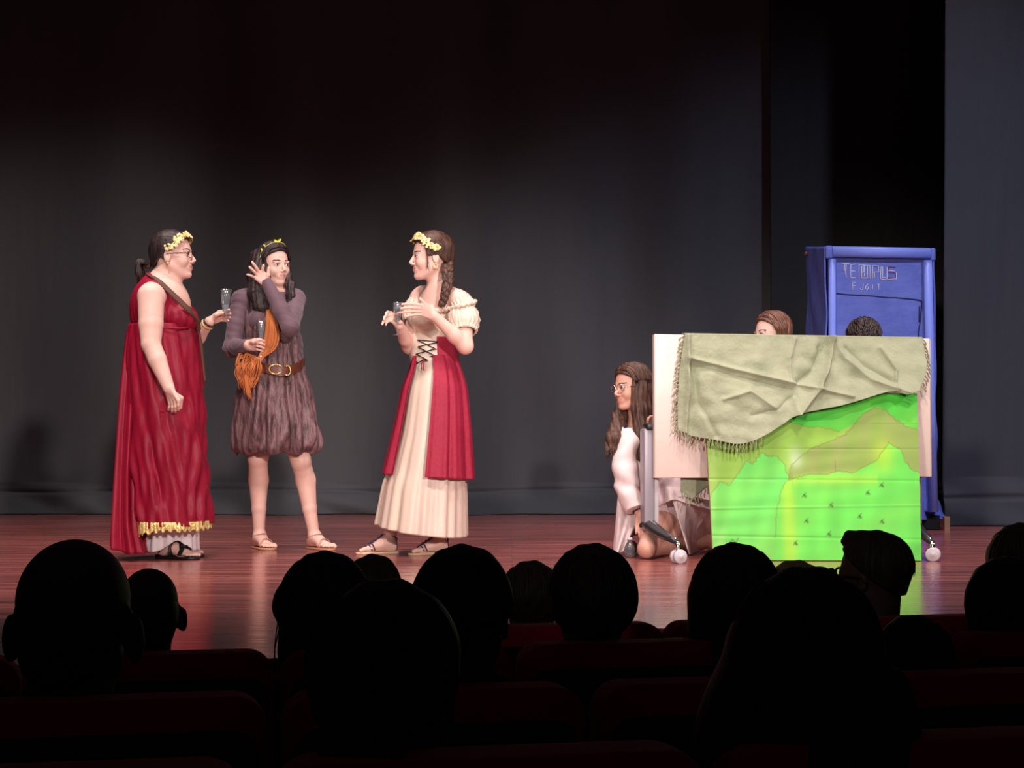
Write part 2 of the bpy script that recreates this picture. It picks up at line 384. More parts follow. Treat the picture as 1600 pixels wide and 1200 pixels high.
# ------------------------------------------------------------------ head, hand, foot in a body field
class Frame:
    def __init__(s, o, fwd, up, sc=1.0):
        s.o = np.array(o, float); s.f = nrm(fwd); s.l = nrm(np.cross(up, s.f)); s.u = np.cross(s.f, s.l); s.s = sc
        s.R = np.c_[s.f, s.l, s.u]
    def __call__(s, x, y, z): return s.o + s.s * (x * s.f + y * s.l + z * s.u)
    def inv(s, V): return (np.asarray(V) - s.o) @ s.R / s.s

def add_head(B, H, smile=0.3, ears=True, detail=True):
    s = H.s; R = H.R; t = 'head'
    B.ell(H(-.012, 0, .034), np.array([.094, .074, .084]) * s, R, .02, t)
    B.ell(H(.022, 0, -.022), np.array([.062, .058, .082]) * s, R, .025, t)
    for y in (-1, 1):
        B.cone(H(-.004, y * .048, -.045), H(.052, y * .018, -.088), .019 * s, .017 * s, .02, t)
        B.ell(H(.052, y * .034, -.028), np.array([.026, .024, .028]) * s, R, .015, t)
    B.ell(H(.066, 0, -.090), np.array([.019, .021, .017]) * s, R, .014, t)
    if detail:
        for y in (-1, 1):
            B.ell(H(.094, y * .031, .004), np.array([.020, .021, .014]) * s, R, .010, t, -1)
            B.ell(H(.066, y * .031, .004), np.array([.0165, .017, .0145]) * s, R, .004, t)
            B.cone(H(.079, y * .012, .022), H(.070, y * .046, .021), .007 * s, .006 * s, .008, t)
            B.ell(H(.091, y * .0105, -.032), np.array([.009, .007, .006]) * s, R, .005, t)
        B.cone(H(.078, 0, .016), H(.100, 0, -.024), .0062 * s, .0088 * s, .007, t)
        B.ell(H(.072, 0, -.058), np.array([.016, .027, .019]) * s, R, .012, t)
        for y in (-1, 1):
            B.cone(H(.0875, 0, -.0515), H(.0775, y * .022, -.0555 + .010 * smile), .0034 * s, .0026 * s, .003, t)
            B.cone(H(.0868, 0, -.0615), H(.0765, y * .020, -.0580 + .010 * smile), .0040 * s, .0026 * s, .003, t)
            B.ell(H(.094, y * .012, -.0568 + .004 * smile), np.array([.016, .014, .0016]) * s, R, .002, t, -1)
    if ears:
        for y in (-1, 1):
            B.ell(H(-.008, y * .076, -.004), np.array([.017, .0075, .031]) * s, R, .006, t)
            B.ell(H(-.001, y * .0845, -.002), np.array([.009, .006, .018]) * s, R, .004, t, -1)

def face_materials(o, H, parent):
    """lips and brows get their own slots on the body mesh (skin, lips, brow)"""
    me = o.data; n = len(me.polygons); cs = np.zeros(n * 3); me.polygons.foreach_get('center', cs)
    L = H.inv(cs.reshape(-1, 3) + wloc(parent)); idx = np.zeros(n, int)
    x, y, z = L.T; ay = np.abs(y)
    lips = (x > .071) & (ay < .0225) & (z > -.0655 + ay * .35) & (z < -.0470 - ay * .15)
    idx[lips] = 1
    brow = (x > .045) & (ay > .012) & (ay < .050) & (np.abs(z - (.0275 - 8 * (ay - .033) ** 2)) < .0034)
    idx[brow] = 2
    me.polygons.foreach_set('material_index', idx.tolist())

def add_eyes(parent, H, mouth_open=0):
    for y in (-1, 1):
        c = H(.0705, y * .031, .004); r = .0128 * H.s
        e = obj('eye', ball(c, r, 16), M['sclera'], parent)
        d = nrm(H(.12, y * .036, .004) - c)
        obj('iris', ball(c + d * r * .62, r * .52, 14), M['iris'], e)
        P = [H(.0795, y * .017, .0055), H(.0835, y * .026, .0115), H(.0825, y * .037, .0110), H(.0755, y * .0465, .0045)]
        obj('eyelashes', tube(spline(P, 9), [.0009 * H.s, .0017 * H.s, .0009 * H.s], 6), M['brow'], e)

def add_hand(B, wrist, kn_i, kn_p, tips, thumb, bend, bends, s=1.0, rw=.026, mids=None):
    """wrist, index and little knuckles, four tips, thumb tip; bend = direction the finger joints bulge to"""
    w = np.array(wrist); ki = np.array(kn_i); kp = np.array(kn_p); bend = nrm(bend)
    kn = [ki + (kp - ki) * i / 3 for i in range(4)]; t = 'hand'
    side = nrm(kp - ki)
    for i, k in enumerate(kn): B.cone(w + side * (i - 1.5) * .011 * s, k, .0135 * s, .0105 * s, .010, t)
    R = [.0082, .0084, .0080, .0070]
    for i in range(4):
        T = np.array(tips[i]); k = kn[i]; d = T - k; b = bends[i]
        a1 = k + d * .42 + bend * b; a2 = k + d * .76 + bend * b * .8
        B.chain([k, a1, a2, T], [R[i] * 1.1 * s, R[i] * s, R[i] * .92 * s, R[i] * .78 * s], .0035, t)
    T = np.array(thumb[-1]); base = w + (ki - w) * .32
    P = [base] + [np.array(p) for p in thumb]
    B.chain(P, [.0135 * s, .0110 * s, .0085 * s][:len(P)] if len(P) < 4 else [.0135 * s, .0115 * s, .0100 * s, .0085 * s], .006, t)

def add_foot(B, ankle, toe_dir, s=1.0, r=.03, lift=0.0):
    """bare foot on the ground z=0.012 pointing along toe_dir; returns its frame"""
    a = np.array(ankle); f = nrm([toe_dir[0], toe_dir[1], 0]); l = np.cross([0, 0, 1], f); g = np.array([a[0], a[1], .012 + lift])
    P = lambda x, y, z: g + s * (x * f + y * l) + np.array([0, 0, z * s])
    B.cone(a, P(-.008, 0, .05), r, .034 * s, .02, 'foot')
    B.cone(P(-.03, 0, .030), P(.05, 0, .035), .030 * s, .028 * s, .02, 'foot', l, 1.05)
    B.cone(P(.02, 0, .058), P(.11, .0, .022), .028 * s, .020 * s, .025, 'foot', l, 1.3)
    B.cone(P(.09, -.016, .018), P(.13, .012, .016), .020 * s, .018 * s, .018, 'foot')
    for i, (y, L, rr) in enumerate([(.030, .182, .0125), (.012, .180, .0095), (-.004, .172, .009), (-.018, .163, .0085), (-.031, .150, .008)]):
        B.chain([P(.115, y * .9, .016), P(L - .02, y, .017), P(L, y, .011)], [rr * 1.1 * s, rr * s, rr * .9 * s], .004, 'foot')
    return P

def sole(P, s, th=.010, m=None, parent=None, name='sole'):
    """insole outline under a foot frame P"""
    out = []
    for x, yl, yr in [(-.068, 0, 0), (-.064, .018, -.018), (-.045, .030, -.030), (0, .034, -.033), (.04, .030, -.034), (.09, .038, -.044), (.13, .046, -.048), (.16, .046, -.044), (.185, .036, -.030), (.198, .018, -.012), (.202, .004, .004)]:
        out.append((x, yl, yr))
    top = [P(x, yl, 0) for x, yl, yr in out] + [P(x, yr, 0) for x, yl, yr in out[::-1][1:-1]]
    top = np.array(top); top[:, 2] = .012; bot = top.copy(); bot[:, 2] = 0.0005; n = len(top)
    V = np.vstack([top, bot]); F = [list(range(n)), list(range(2 * n - 1, n - 1, -1))] + [[i, n + i, n + (i + 1) % n, (i + 1) % n] for i in range(n)]
    return V, F

def strap(P, pts, r=.0045, flat=.45, n=14):
    return tube(spline([P(*q) for q in pts], n), r, 8, flat)

# ------------------------------------------------------------------ cloth lofts
def skirt(rings, n=220, m=90, pleats=((14, .5), (23, .3)), amp=(0.004, 0.02), seed=1, hem=None, a0=0, a1=2 * PI, twist=0.0, crumple=0.0, power=1.0, sharp=0.0):
    """rings: list of (z, cx, cy, rx, ry) from top to bottom; a closed (or open) draped tube"""
    rs = np.random.RandomState(seed); rings = np.array(rings, float)
    t0 = np.linspace(0, 1, len(rings)); t = np.linspace(0, 1, m)
    zz = -rings[:, 0]
    zt = np.interp(t, [0, 1], [zz[0], zz[-1]])
    ci = [np.interp(zt, zz, rings[:, j]) for j in range(1, 5)]
    k = np.ones(7) / 7
    ci = [np.convolve(np.pad(c, 3, mode='reflect', reflect_type='odd'), k, 'valid') for c in ci]
    closed = abs(a1 - a0 - 2 * PI) < 1e-6
    th = np.linspace(a0, a1, n, endpoint=not closed); TH, T = np.meshgrid(th, t)
    A = amp[0] + (amp[1] - amp[0]) * T ** power; D = np.zeros_like(TH)
    for f, wgt in pleats:
        ph = rs.rand() * 6.28; wob = .35 * np.sin(3 * TH + rs.rand() * 6) ; s = np.sin(f * TH + ph + wob + twist * T * f * .12)
        if sharp: s = np.sign(s) * np.abs(s) ** (1 - sharp)
        D += wgt * s
    if crumple:
        for _ in range(10):
            f = rs.randint(6, 26); g = rs.uniform(4, 22); D += crumple * rs.uniform(.3, 1) * np.sin(f * TH + g * T * rs.choice([-1, 1]) + rs.rand() * 6)
    RX = ci[2][:, None] + A * D; RY = ci[3][:, None] + A * D
    X = ci[0][:, None] + RX * np.cos(TH); Y = ci[1][:, None] + RY * np.sin(TH); Z = -zt[:, None] + 0 * TH
    if hem is not None: Z = Z + hem(X, Y, TH) * T ** 2
    P = np.stack([X, Y, Z], -1)
    if closed: P = np.concatenate([P, P[:, :1]], 1)
    V, F = grid(P); return V, F[:, ::-1]

def ring(l, r, py, Y, ry):
    a, b = W(l, py, Y), W(r, py, Y); return (a[2], (a[0] + b[0]) / 2, Y, (b[0] - a[0]) / 2, ry)

# ------------------------------------------------------------------ hair locks
def slerp_path(H, d0, d1, rad, n, lift=0.0, via=None):
    out = []
    pts = [nrm(d0)] + ([nrm(via)] if via is not None else []) + [nrm(d1)]
    segs = len(pts) - 1
    for s in np.linspace(0, segs, n):
        i = min(int(s), segs - 1); t = s - i; d = nrm(pts[i] * (1 - t) + pts[i + 1] * t)
        out.append(H(*(np.array([-.012, 0, .034]) + d * (np.array(rad) + lift))))
    return out
SK = np.array([.100, .080, .091])

def hair_cap(H, front=.045, low=-.06, extra=.008, name='hair', slope=1.0, top=0.0, mesh=.004, side=.0):
    """skull-hugging layer of hair: the hairline runs over the forehead and down in front of the ears"""
    B = Body(); B.ell(H(-.014, 0, .036 + top), np.array([.100, .080, .092]) * H.s + extra * H.s, H.R, .01, 'c')
    B.ell(H(-.040, 0, -.010), np.array([.066, .070, .075]) * H.s + extra * H.s * .6, H.R, .02, 'c')
    f, l, u = H.f, H.l, H.u; o = H.o; s = H.s
    def cut(X, Y, Z):
        x = ((X - o[0]) * f[0] + (Y - o[1]) * f[1] + (Z - o[2]) * f[2]) / s
        z = ((X - o[0]) * u[0] + (Y - o[1]) * u[1] + (Z - o[2]) * u[2]) / s
        y = ((X - o[0]) * l[0] + (Y - o[1]) * l[1] + (Z - o[2]) * l[2]) / s
        c1 = x - (front + (z - .06) * slope) + 6 * y * y * side   # hairline plane leaning
        c2 = low - z
        return np.maximum(c1, c2) * s
    return B, cut

# ================================================================== THE SETTING
def set_struct(o): o['kind'] = 'structure'; return o
# stage floor: flat slab with the front edge bowed towards the left of the hall
FE = [(-7, 3.7), (-3, 4.0), (-1.2, 4.32), (-.55, 4.45), (-.05, 4.95), (.3, 5.2), (3, 5.25), (9, 5.3)]
fx = np.linspace(-7, 9, 60); fy = np.interp(fx, [p[0] for p in FE], [p[1] for p in FE])
V = []; n = len(fx)
for z, yb in ((0, 16.0), (-.06, 16.0)):
    for x, y in zip(fx, fy): V.append((x, y, z))
    for x in fx: V.append((x, yb, z))
F = []
for i in range(n - 1):
    F += [[i, i + 1, n + i + 1, n + i], [2 * n + i, 3 * n + i, 3 * n + i + 1, 2 * n + i + 1], [i, 2 * n + i, 2 * n + i + 1, i + 1]]
set_struct(obj('floor', (V, F), M['planks'], smooth=False))
V = [(x, y + .01, z) for z in (-.06, -1.2) for x, y in zip(fx, fy)]; F = [[i, n + i, n + i + 1, i + 1] for i in range(n - 1)]
set_struct(solid(obj('trim_1', (V, F), M['darkwall'], smooth=False), .02, 1))
for nm, c, sz in (('wall_back', (1, 16.05, 3), (16, .1, 6.2)), ('wall_left', (-7.05, 9.9, 3), (.1, 12.4, 6.2)), ('wall_right', (9.05, 9.9, 3), (.1, 12.4, 6.2))):
    set_struct(obj(nm, box(c, sz), M['darkwall'], smooth=False))
FZ = lambda y: -.80 - .048 * (y - 1.865)
V = [(x, y, FZ(y) - dz) for dz in (0, .1) for y in (-10, 5.6) for x in (-7, 9)]
set_struct(obj('floor', (V, [[0, 1, 3, 2], [4, 6, 7, 5], [0, 4, 5, 1], [2, 3, 7, 6], [0, 2, 6, 4], [1, 5, 7, 3]]), M['carpet'], smooth=False))

def curtain(name, x0, x1, Y, z1, m, label, seed, amp=.05, fr=(2.1, 3.7, 6.3), hemw=.30, puddle=.07, edge_l=0.0, zm=120, xd=70):
    rs = np.random.RandomState(seed); nx = int((x1 - x0) * xd); xs = np.linspace(x0, x1, nx)
    zz = np.concatenate([np.linspace(0.004, .4, 46), np.linspace(.42, z1, zm)])
    X, Z = np.meshgrid(xs, zz); D = np.zeros_like(X); t = np.clip(Z / z1, 0, 1)
    for f in fr:
        ph = rs.rand() * 6.3; w1 = rs.uniform(.4, .9); D += (1 / f ** .6) * np.sin(f * X + ph + 1.6 * np.sin(w1 * X + ph) + .25 * np.sin(1.1 * Z + ph))
    D *= amp
    low = np.clip(1 - Z / hemw, 0, 1)
    D += .35 * amp * np.sin(3.3 * X + 2.2 * Z + seed) * np.clip(1 - Z / 2.2, 0, 1)
    B = np.zeros_like(X)
    for _ in range(9):
        f = rs.uniform(1.5, 9); g = rs.uniform(5, 26); B += rs.uniform(.3, 1) * np.sin(f * X + g * Z + rs.rand() * 6)
    D += .026 * B * low ** .8 - .014 * np.exp(-((Z - .19 - .012 * np.sin(2.1 * X)) / .016) ** 2)
    D += puddle * (low ** 1.5) * (1 + .35 * np.sin(2.7 * X + 1))
    X = X + edge_l * np.clip(Z / z1, 0, 1) * np.clip(1 - (X - x0) / 1.0, 0, 1)
    P = np.stack([X, Y - D, Z], -1); V, F = grid(P)
    o = obj(name, (V, F[:, ::-1]), m); solid(o, .004); tag(o, label, 'curtain'); return o
curtain('stage_curtain', -5.2, 2.14, 14.15, 5.6, M['curtain'], 'wide charcoal stage curtain hanging behind the three standing women', 3, amp=.10, fr=(2.1, 3.7, 5.3), puddle=.10, hemw=.26)
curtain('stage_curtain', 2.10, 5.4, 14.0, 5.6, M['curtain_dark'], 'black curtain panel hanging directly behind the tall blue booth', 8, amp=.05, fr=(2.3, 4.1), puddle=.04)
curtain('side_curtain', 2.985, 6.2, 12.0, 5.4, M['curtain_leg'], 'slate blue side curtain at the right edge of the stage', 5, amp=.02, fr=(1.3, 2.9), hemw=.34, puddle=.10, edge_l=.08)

# ================================================================== TABLE TURNED INTO A SCREEN, CLOTH, PAINTED PANEL
# flip-top table: its top stands upright, 1.36 m wide
TL = W(1023, 522, 8.45); TR = W(1453, 532, 8.80); BL = W(1024, 747, 8.45)
ex = nrm([TR[0] - TL[0], TR[1] - TL[1], 0]); ey = np.array([-ex[1], ex[0], 0]); TRt = np.c_[ex, ey, [0, 0, 1]]   # ey points away
bw = math.hypot(TR[0] - TL[0], TR[1] - TL[1]); ztop = TL[2]; zbot = BL[2]; mid = (TL + TR) / 2
def TP(u, v, z): return np.array([TL[0], TL[1], 0]) + ex * u + ey * v + np.array([0, 0, z])
table = thing('folding_table', (mid[0], mid[1], 0), 'pale wheeled flip-top table with its top tipped upright as a screen', 'table')
obj('tabletop', box(TP(bw / 2, .013, (ztop + zbot) / 2), (bw, .024, ztop - zbot), TRt, .004), M['board'], table)
eb = join([box(TP(-.0015, .013, (ztop + zbot) / 2), (.003, .025, ztop - zbot - .004), TRt), box(TP(bw + .0015, .013, (ztop + zbot) / 2), (.003, .025, ztop - zbot - .004), TRt)])
obj('edge_band', box(TP(-.0015, .013, (ztop + zbot) / 2), (.003, .025, ztop - zbot - .004), TRt), M['boardedge'], table, smooth=False)
obj('edge_band', box(TP(bw + .0015, .013, (ztop + zbot) / 2), (.003, .025, ztop - zbot - .004), TRt), M['boardedge'], table, smooth=False)
for u, sg in ((-.004, 1), (bw - .07, -1)):
    p = obj('leg_post', box(TP(u - .012 * sg, .075, .385), (.052, .075, .50), TRt, .008), M['grey'], table)
    obj('post_insert', box(TP(u + .028, .080, .37), (.028, .05, .46), TRt, .004), M['wheel'], p)
    obj('hinge_bracket', box(TP(u, .06, .645), (.06, .08, .035), TRt, .01), M['darkmetal'], p)
    for d in (-1, 1):
        a = TP(u - .005, .075, .165); b = TP(u + .02 * 0 + .05 * (d < 0) * 1, .075 + d * .36, .098)
        if d < 0: b = W(1056, 846, 8.1) if sg == 1 else W(1454, 846, 8.26)
        pts = spline([a, a * .6 + b * .4 + np.array([0, 0, -.006]), b], 8)
        ft = obj('foot_bar', tube(pts, [.038, .034, .018], 12, .75), M['darkmetal'], table)
        obj('trim_strip', tube(pts + np.array([0, 0, .028]) * np.linspace(1, .4, 8)[:, None], [.006, .004], 6), M['chrome'], ft)
        wc = np.array([b[0] + .012, b[1], .033])
        axd = nrm([.45 if sg == 1 else -.35, -1, 0]); Rw = np.c_[nrm(np.cross([0, 0, 1], axd)), [0, 0, 1], axd]
        cs = obj('caster', join([lathe([(0, -.011), (.027, -.011), (.034, -.006), (.034, .006), (.027, .011), (.010, .011), (.008, .014), (0, .014)], wc + axd * dd_, 26, Rw) for dd_ in (-.017, .017)]), M['wheel'], table)
        obj('caster_housing', tube([wc + np.array([0, 0, .006]) - axd * .02, wc + np.array([0, 0, .006]) + axd * .02], .022, 14), M['wheel'], cs)
        obj('caster_stem', join([lathe([(0, .0), (.012, .0), (.012, .05), (0, .05)], (b[0] + .008, b[1], b[2] - .050), 12)]), M['chrome'], cs)

# sage cloth over the top edge -------------------------------------------------
def uz(px, py):
    """pixel -> (u, z) on the front plane of the table top"""
    a = W(px, py, 1.0) - np.array([0, 0, CAMZ]); o = np.array([TL[0], TL[1], 0]); nn = ey
    cam0 = np.array([0, 0, CAMZ]); s = ((o - cam0) @ nn) / (a @ nn); q = cam0 + a * s
    return (q - o) @ ex, q[2]
# lower border of the cloth as read from left to right, top corners first
bot = [(1055, 672), (1075, 682), (1104, 688), (1135, 694), (1160, 688), (1190, 672), (1225, 650), (1262, 641), (1300, 633), (1340, 621), (1372, 613), (1392, 618), (1412, 612)]
top = [(1068, 524)] + [(1068 + (1440 - 1068) * i / 12, 524 + 8 * i / 12) for i in range(1, 13)]
ub = np.array([uz(*p) for p in bot]); ut = np.array([uz(*p) for p in top])
na, nb = 260, 150
s = np.linspace(0, 1, na); sb = np.linspace(0, 1, len(bot))
bb = spline(np.c_[ub, np.zeros(len(ub))], na)[:, :2]; tt = np.c_[np.interp(s, sb, ut[:, 0]), np.full(na, ztop + .004)]
q = np.linspace(0, 1, nb)
U = tt[:, 0][:, None] * (1 - q) + bb[:, 0][:, None] * q; Zc = tt[:, 1][:, None] * (1 - q) + bb[:, 1][:, None] * q
# right border bulges outwards
U += (.035 * np.sin(PI * q))[None, :] * np.clip((s - .8) / .2, 0, 1)[:, None] ** 2
U -= (.012 * np.sin(PI * q))[None, :] * np.clip(1 - s / .15, 0, 1)[:, None]
def ridge(U, Z, pts, h, w):
    P = np.array([uz(*p) for p in pts]); best = np.full(U.shape, 9.0)
    for a, b in zip(P[:-1], P[1:]):
        d = b - a; t = np.clip(((U - a[0]) * d[0] + (Z - a[1]) * d[1]) / (d @ d), 0, 1)
        best = np.minimum(best, np.hypot(U - a[0] - t * d[0], Z - a[1] - t * d[1]))
    return 2.1 * h * np.exp(-(best / (1.0 * w)) ** 1.25)
rs = np.random.RandomState(4)
bY = lambda u: TL[1] + u * ex[1]
xw = TL[0] + U * ex[0]; fr_ = np.clip((xw - W(1100, 612, 8.47)[0]) / (W(1433, 615, 8.66)[0] - W(1100, 612, 8.47)[0]), 0, 1)
sm_ = np.clip(((xw - W(1100, 612, 8.47)[0]) / .11 + 1.0) / .8, 0, 1); sm_ = sm_ * sm_ * (3 - 2 * sm_)
req = np.maximum(0, bY(U) - (8.47 + .19 * fr_)) + .022; zp = W(1100, 612, 8.47)[2]
lean = ((8.47 + .19 * fr_) - (8.33 - .05 * fr_)) / zp
D = .008 + req * np.clip((ztop - Zc) / (ztop - zp), 0, 1) ** 1.15 * sm_ + lean * np.maximum(0, zp - Zc) * sm_ + .03 * (q ** 1.2)[None, :] + .0 * U
D = D + ridge(U, Zc, [(1072, 524), (1071, 600), (1064, 678)], .020, .012)
D = D - ridge(U, Zc, [(1080, 580), (1086, 630), (1105, 680)], .012, .016)
D = D + ridge(U, Zc, [(1075, 560), (1130, 575), (1224, 599), (1312, 621)], .011, .009)
D = D - ridge(U, Zc, [(1075, 570), (1130, 586), (1224, 611)], .007, .012)
D = D + ridge(U, Zc, [(1298, 526), (1290, 560), (1262, 610), (1226, 650)], .020, .012)
D = D - ridge(U, Zc, [(1285, 540), (1262, 580), (1235, 600)], .018, .020)
D = D + ridge(U, Zc, [(1298, 526), (1310, 560), (1345, 595), (1395, 615)], .012, .014)
D = D - ridge(U, Zc, [(1318, 545), (1345, 575), (1380, 600)], .009, .014)
D = D + ridge(U, Zc, [(1120, 625), (1160, 612), (1196, 640)], .008, .010) + ridge(U, Zc, [(1370, 545), (1385, 580), (1378, 612)], .013, .010)
D = D + ridge(U, Zc, [(1240, 530), (1228, 560), (1224, 600), (1226, 650)], .007, .008) - ridge(U, Zc, [(1160, 650), (1200, 640), (1226, 618)], .007, .012)
for _ in range(26):
    a = rs.uniform(0, PI); f = rs.uniform(18, 90); D = D + .10 / f * np.sin(f * (U * math.cos(a) + Zc * math.sin(a)) + 2 * np.sin(9 * U + rs.rand() * 6) + rs.rand() * 6) * np.minimum(1, q * 4)[None, :] * .55
D = np.maximum(D, .006)
front = np.stack([TL[0] + ex[0] * U - ey[0] * D, TL[1] + ex[1] * U - ey[1] * D, Zc], -1)
# over the top edge and down the back
nbk = 60; qb = np.linspace(0, 1, nbk); back = []
for i in range(na):
    hang = .52 + .33 * max(0, 1 - abs(s[i] - .05) / .35)
    row = []
    for k in range(nbk):
        d = qb[k] * hang
        if d < .03: v, z = -.004 + d, ztop + .006
        else: v, z = .030 + .03 * math.sin(9 * s[i]) ** 2 * min(1, d * 2) + .02 * min(1, d * 4), ztop + .006 - (d - .03)
        row.append(TP(tt[i, 0] + .05 * 0, v, z))
    back.append(row[::-1])
P = np.concatenate([np.array(back), front], 1)
cloth = obj('draped_cloth', grid(P), M['sage']); solid(cloth, .002)
tag(cloth, 'crumpled sage green fringed cloth draped over the upright tabletop', 'cloth')
def tassel(p, d, L, seed):
    r = np.random.RandomState(seed); pts = [p]; d = np.array(d, float)
    for k in range(5): pts.append(pts[-1] + L / 5 * nrm(d * (1 - k * .15) + np.array([0, 0, -.25 * k]) + r.uniform(-.5, .5, 3)))
    Q = spline(pts, 12); return tube(Q, [.0028, .0036, .0030, .0042, .0022], 6)
fr = {'left fringe': [], 'bottom fringe': [], 'right fringe': [], 'back fringe': []}
for i, k in enumerate(np.linspace(4, nb - 1, 24).astype(int)): fr['left fringe'].append(tassel(front[0, k], -ex * 1 + np.array([0, 0, -.5]), .038, i))
for i, k in enumerate(np.linspace(0, int(na * .36), 24).astype(int)): fr['bottom fringe'].append(tassel(front[k, -1], [0, 0, -1], .045, 50 + i))
for i, k in enumerate(np.linspace(4, nb - 1, 15).astype(int)): fr['right fringe'].append(tassel(front[-1, k], ex * 1 + np.array([0, 0, -.8]), .040, 100 + i))
for i, k in enumerate(np.linspace(0, int(na * .33), 22).astype(int)): fr['back fringe'].append(tassel(np.array(back[k])[0], [0, 0, -1], .045, 150 + i))
for key, parts in fr.items(): obj('fringe', join(parts), M['sagefringe'], cloth)['label'] = key

# green painted panel leaning on the table -------------------------------------
c00, c10 = W(1100, 612, 8.47), W(1433, 615, 8.66); c01, c11 = G(1115, 875, .004), G(1440, 876, .004)
gu, gv = 420, 330
uu, vv = np.meshgrid(np.linspace(0, 1, gu), np.linspace(0, 1, gv), indexing='ij')
Pp = (c00[None, None] * (1 - uu)[..., None] + c10 * uu[..., None]) * (1 - vv)[..., None] + (c01 * (1 - uu)[..., None] + c11 * uu[..., None]) * vv[..., None]
pn = nrm(np.cross(c10 - c00, c01 - c00)); pn = pn if pn[1] < 0 else -pn
def fold(v0, h, w=.006, tilt=0.0): return h * np.exp(-((vv - v0 - tilt * uu) / w) ** 2)
Rl = .0009 * np.sin(3 * uu + 60 * vv) + fold(.18, .002) - fold(.345, .0025) - fold(.525, .003, .008, .01) + fold(.70, .0025, .007, -.02) - fold(.86, .003, .008, .02) + .0012 * np.sin(21 * vv + 2 * uu)
Pp = Pp + Rl[..., None] * pn
# paint layout is read in panel space from photo pixels
def pix(px, py):
    v = (py - 614) / (875 - 614); xl = 1100 + 15 * v; xr = 1433 + 7 * v; return (px - xl) / (xr - xl), v
hillA = [(1100, 790), (1125, 755), (1138, 760), (1150, 748), (1158, 735), (1166, 722), (1176, 728), (1190, 710), (1200, 716), (1212, 715), (1226, 728), (1232, 752), (1233, 905), (1100, 905)]
hillB = [(1215, 905), (1211, 840), (1214, 800), (1220, 770), (1228, 755), (1245, 748), (1262, 744), (1290, 744), (1312, 738), (1330, 742), (1350, 732), (1368, 722), (1380, 706), (1388, 693), (1396, 699), (1408, 704), (1414, 722), (1424, 736), (1440, 742), (1440, 905)]
tan1 = [(1233, 750), (1236, 728), (1250, 716), (1268, 702), (1296, 692), (1320, 680), (1333, 664), (1350, 646), (1366, 637), (1382, 640), (1398, 655), (1416, 668), (1440, 676), (1440, 742), (1424, 736), (1414, 722), (1408, 704), (1396, 699), (1388, 693), (1380, 706), (1368, 722), (1350, 732), (1330, 742), (1312, 738), (1290, 744), (1262, 744), (1245, 748)]
sky = [(1095, 590), (1445, 590), (1445, 676), (1416, 668), (1398, 655), (1382, 640), (1366, 637), (1350, 646), (1333, 664), (1310, 676), (1280, 668), (1262, 670), (1235, 662), (1210, 650), (1100, 690)]
def inside(poly):
    P = np.array([pix(*p) for p in poly]); x, y = uu, vv; r = np.zeros(uu.shape, bool); j = len(P) - 1
    for i in range(len(P)):
        if P[i, 1] != P[j, 1]:
            c = ((P[i, 1] > y) != (P[j, 1] > y)) & (x < (P[j, 0] - P[i, 0]) * (y - P[i, 1]) / (P[j, 1] - P[i, 1]) + P[i, 0]); r ^= c
        j = i
    return r
rs = np.random.RandomState(11)
def streak(fu, fv, n=14):
    o = np.zeros(uu.shape)
    for _ in range(n): o += np.sin(rs.uniform(.3, 1) * fu * uu + rs.uniform(.3, 1) * fv * vv + rs.rand() * 6.3 + 1.5 * np.sin(rs.uniform(3, 9) * uu + rs.uniform(3, 9) * vv))
    return o / n ** .5
vert = streak(70, 8); hor = streak(7, 70); bl = streak(12, 12)
col = np.zeros(uu.shape + (3,)); col[:] = (0.25, 0.47, 0.06)                     # olive lime ground
mixc = lambda m, c, a: col.__setitem__(slice(None), col * (1 - (m * a)[..., None]) + np.array(c) * (m * a)[..., None])
mixc(np.ones(uu.shape), (0.22, 0.42, 0.07), np.clip(.25 + .3 * bl, 0, .8))
mixc(inside(sky).astype(float), (0.07, 0.56, 0.05), np.clip(.85 + .15 * bl, 0, 1))
mixc(inside(tan1).astype(float), (0.24, 0.32, 0.085), np.clip(.78 + .2 * vert, 0, 1))
mixc(inside(hillA).astype(float), (0.13, 0.62, 0.10), np.clip(.85 + .15 * bl, 0, 1))
mixc(inside(hillB).astype(float), (0.12, 0.62, 0.075), np.clip(.9 + .12 * bl, 0, 1))
edgeY = np.exp(-((uu - .37) / .035) ** 2) * inside(hillB) + np.exp(-((uu - .83 - .0 * vv) / .05) ** 2 - ((vv - .38) / .10) ** 2) + .6 * np.exp(-((vv - .53) / .035) ** 2) * ((uu > .4) & (uu < .8))
mixc(np.clip(edgeY, 0, 1), (0.42, 0.68, 0.04), .6)
mixc(np.exp(-((uu - .415) / .03) ** 2 - ((vv - .40) / .06) ** 2), (0.62, 0.78, 0.50), .65)
mixc(np.exp(-((uu - .03) / .03) ** 2) * np.clip(.5 + .5 * vert, 0, 1), (0.45, 0.62, 0.25), .6)
col *= (1 + .06 * vert + .05 * hor)[..., None]
def pline(pts, wd=.0026, a=.5, c=(0.16, 0.14, 0.03), jag=0.0):
    P = np.array([pix(*p) for p in pts])
    if jag:
        Q = []
        for i in range(len(P) - 1):
            for t in np.linspace(0, 1, 6, endpoint=False): Q.append(P[i] * (1 - t) + P[i + 1] * t + rs.uniform(-jag, jag, 2))
        P = np.array(Q + [P[-1]])
    d = np.full(uu.shape, 9.0)
    for A, Bq in zip(P[:-1], P[1:]):
        v = (Bq - A); t = np.clip(((uu - A[0]) * v[0] + (vv - A[1]) * v[1]) / (v @ v + 1e-9), 0, 1)
        d = np.minimum(d, np.hypot(uu - A[0] - t * v[0], (vv - A[1] - t * v[1]) * .8))
    mixc(np.exp(-(d / wd) ** 2), c, a)
pline(hillA[:-2], jag=.006); pline(hillB[1:-1], jag=.004); pline(tan1[:13], jag=.005); pline(sky[9:14], jag=.006)
